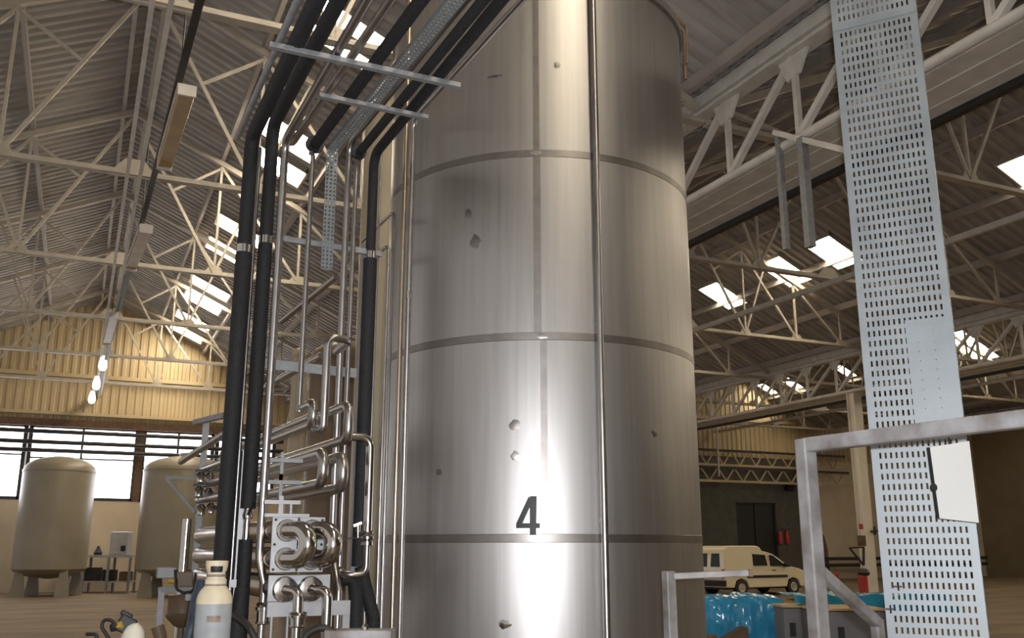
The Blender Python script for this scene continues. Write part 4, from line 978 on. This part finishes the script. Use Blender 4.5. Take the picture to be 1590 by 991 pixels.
# ---- red hydrant, column fittings, wall items
hp = at_Y(1340, 905, 28.5); hz0 = at_Y(1340, 895, 28.5).z
t = thing('fire_post', 'red fire post with black cap at the foot of the white column', 'fire post', (hp.x, hp.y, 0))
MB().lathe([(.16, 0), (.14, .05), (.14, hz0), (.1, hz0+.04)], (hp.x, hp.y, 0), 18).build('body', 'red', parent=t)
MB().lathe([(.15, hz0+.02), (.19, hz0+.1), (.12, hz0+.2), (.05, hz0+.22)], (hp.x+.05, hp.y, 0), 14).build('cap', 'dark', parent=t)
c = at_Y(1338, 840, 29.5); tag(MB().box(c, (.26, .1, .32)).build('switch_box', 'rust', bevel=.01, smooth=False), 'brown switch box mounted on the white column', 'box')
c = at_Y(1337, 818, 29.5); tag(MB().box(c, (.14, .03, .16)).build('warning_sign', 'red', smooth=False), 'small red sign above the brown box on the column', 'sign')
c = Vector((cp.x+.2, cp.y-.2, at_Y(1349, 824, 29.3).z))
tag(MB().bar(c-Vector((.15, 0, 0)), c+Vector((.2, 0, .02)), .06, .06).bar(c+Vector((.0, 0, -.1)), c+Vector((.0, 0, .16)), .05, .05).build('tap', 'dark', smooth=False), 'dark pipe tap sticking out of the white column', 'tap')
p0, p1, p2 = at_Y(1319, 851, 29.3), at_Y(1341, 850, 29.5), at_Y(1341, 878, 29.5)
tag(MB().bar(p0, p1, .05, .05).bar(p0, p2, .05, .05).bar(p1, p2, .05, .05).build('wall_bracket', 'dark', smooth=False), 'dark triangular bracket on the white column', 'bracket')
for n, px in enumerate((1211, 1222)):
    c = at_u(px, 833, U1-.12); t = thing('fire_extinguisher', ('left', 'right')[n]+' of two red fire extinguishers on the wall by the dark doorway', 'fire extinguisher', (c.x, c.y, c.z-.4), 'fire extinguishers by the doorway')
    MB().lathe([(.10, -.42), (.12, -.4), (.12, .12), (.06, .24), (.04, .3)], c, 14).build('body', 'red', parent=t)
    MB().bar(c+Vector((-.05, 0, .34)), c+Vector((.22, -.02, .42)), .05, .06).build('handle', 'dark', parent=t, smooth=False)
    MB().bar(c+Vector((0, .0, .1)), c+Vector((0, .13, .1)), .06, .05).build('wall_hook', 'dark', parent=t, smooth=False)
c = at_u(1226, 757, U1-.5)
t = thing('flood_lamp', 'dark unlit flood lamp on the far wall above the extinguishers', 'lamp', c)
MB().box(c, (.5, .3, .42), Matrix.Rotation(.35, 3, 'X')).build('housing', 'rubber', parent=t, bevel=.03, smooth=False)
MB().bar(c, c+Vector((0, .5, .15)), .06, .06).build('bracket', 'dark', parent=t, smooth=False)
# lattice crane girders on the right end wall
def lattice(v0, v1, z0, z1, u, label, m='sheet'):
    t = thing('lattice_girder', label, 'girder', ((v0+v1)/2, u, z0))
    MB().bb(v0, v1, u-.06, u+.06, z0-.06, z0+.06).build('bottom_chord', m, parent=t, smooth=False)
    MB().bb(v0, v1, u-.06, u+.06, z1-.06, z1+.06).build('top_chord', 'dark', parent=t, smooth=False)
    q = MB()
    for x in (v0+1, (v0+v1)/2, v1-1):
        for z in (z0, z1): q.bb(x-.05, x+.05, u, U1-.10, z-.04, z+.04)
    q.build('wall_bracket', m, parent=t, smooth=False)
    n = int((v1-v0)/.55)
    for k in range(n):
        x0_, x1_ = v0+k*.55, v0+(k+1)*.55
        a_, b_ = (z0, z1) if k % 2 == 0 else (z1, z0)
        MB().bar((x0_, u, a_), (x1_, u, b_), .07, .07).build('diagonal_brace', m, parent=t, smooth=False)
lattice(22.6, 40.0, 6.02, 6.80, U1-.55, 'upper cream lattice girder along the far wall over the dark doorway')
lattice(22.6, 40.0, 5.15, 5.85, U1-.75, 'lower cream lattice girder along the far wall over the dark doorway')
# low rail and red bin at the far right wall
t = thing('barrier_rail', 'low dark barrier rail along the beige wall behind the column', 'rail', (43.5, U1-.7, 0))
for z in (.75, 1.1): MB().bb(36.9, 50.5, U1-.75, U1-.65, z-.09, z+.09).build('rail_bar', 'dark', parent=t, smooth=False)
for x in (37.2, 41, 45, 49): MB().bb(x-.06, x+.06, U1-.76, U1-.64, 0, 1.15).build('post', 'dark', parent=t, smooth=False)
c = at_Y(1289, 890, 48); tag(MB().bb(c.x-.3, c.x+.3, c.y-.3, c.y+.3, 0, c.z).build('crate', 'red', bevel=.05), 'dull red crate on the floor beyond the van', 'crate')
c = at_u(1273, 828, U1-.2)
tag(MB().lathe([(.22, 0), (.26, .2), (.22, 1.6), (.14, 2.1), (.08, 2.4)], (c.x, U1-.4, 0), 14).build('hose_reel', 'rust'), 'dark upright equipment against the beige wall behind the rail frame', 'equipment')
for n, (px, hgt) in enumerate(((1108, 0), )):
    p0 = at_u(px, 575, 39.1); tag(MB().rod((p0.x, 39.1, 5.2), (p0.x, 39.1, 7.95), .05, 8).build('drop_rod', 'wht'), 'thin vertical rod hanging in the distance just right of the tank', 'rod')

# ================================================================== LIGHT
w = bpy.data.worlds.new('world'); S.world = w; w.use_nodes = True
bg = w.node_tree.nodes['Background']; bg.inputs['Color'].default_value = (1.0, .95, .90, 1); bg.inputs['Strength'].default_value = .36
fl = bpy.data.lights.new('camera_flash', 'AREA'); fl.shape = 'DISK'; fl.size = .06; fl.energy = 200; fl.color = (.95, .97, 1.0)
fo = bpy.data.objects.new('camera_flash', fl); COL.objects.link(fo); fo.location = (.03, -.02, CZ+.08); fo.rotation_euler = co.rotation_euler
S.view_settings.view_transform = 'Standard'; S.view_settings.look = 'None'; S.view_settings.gamma = 1; S.view_settings.use_curve_mapping = False
S.view_settings.exposure = 0.52
S.cycles.use_denoising = True
S.cycles.max_bounces = 6; S.cycles.sample_clamp_indirect = 6
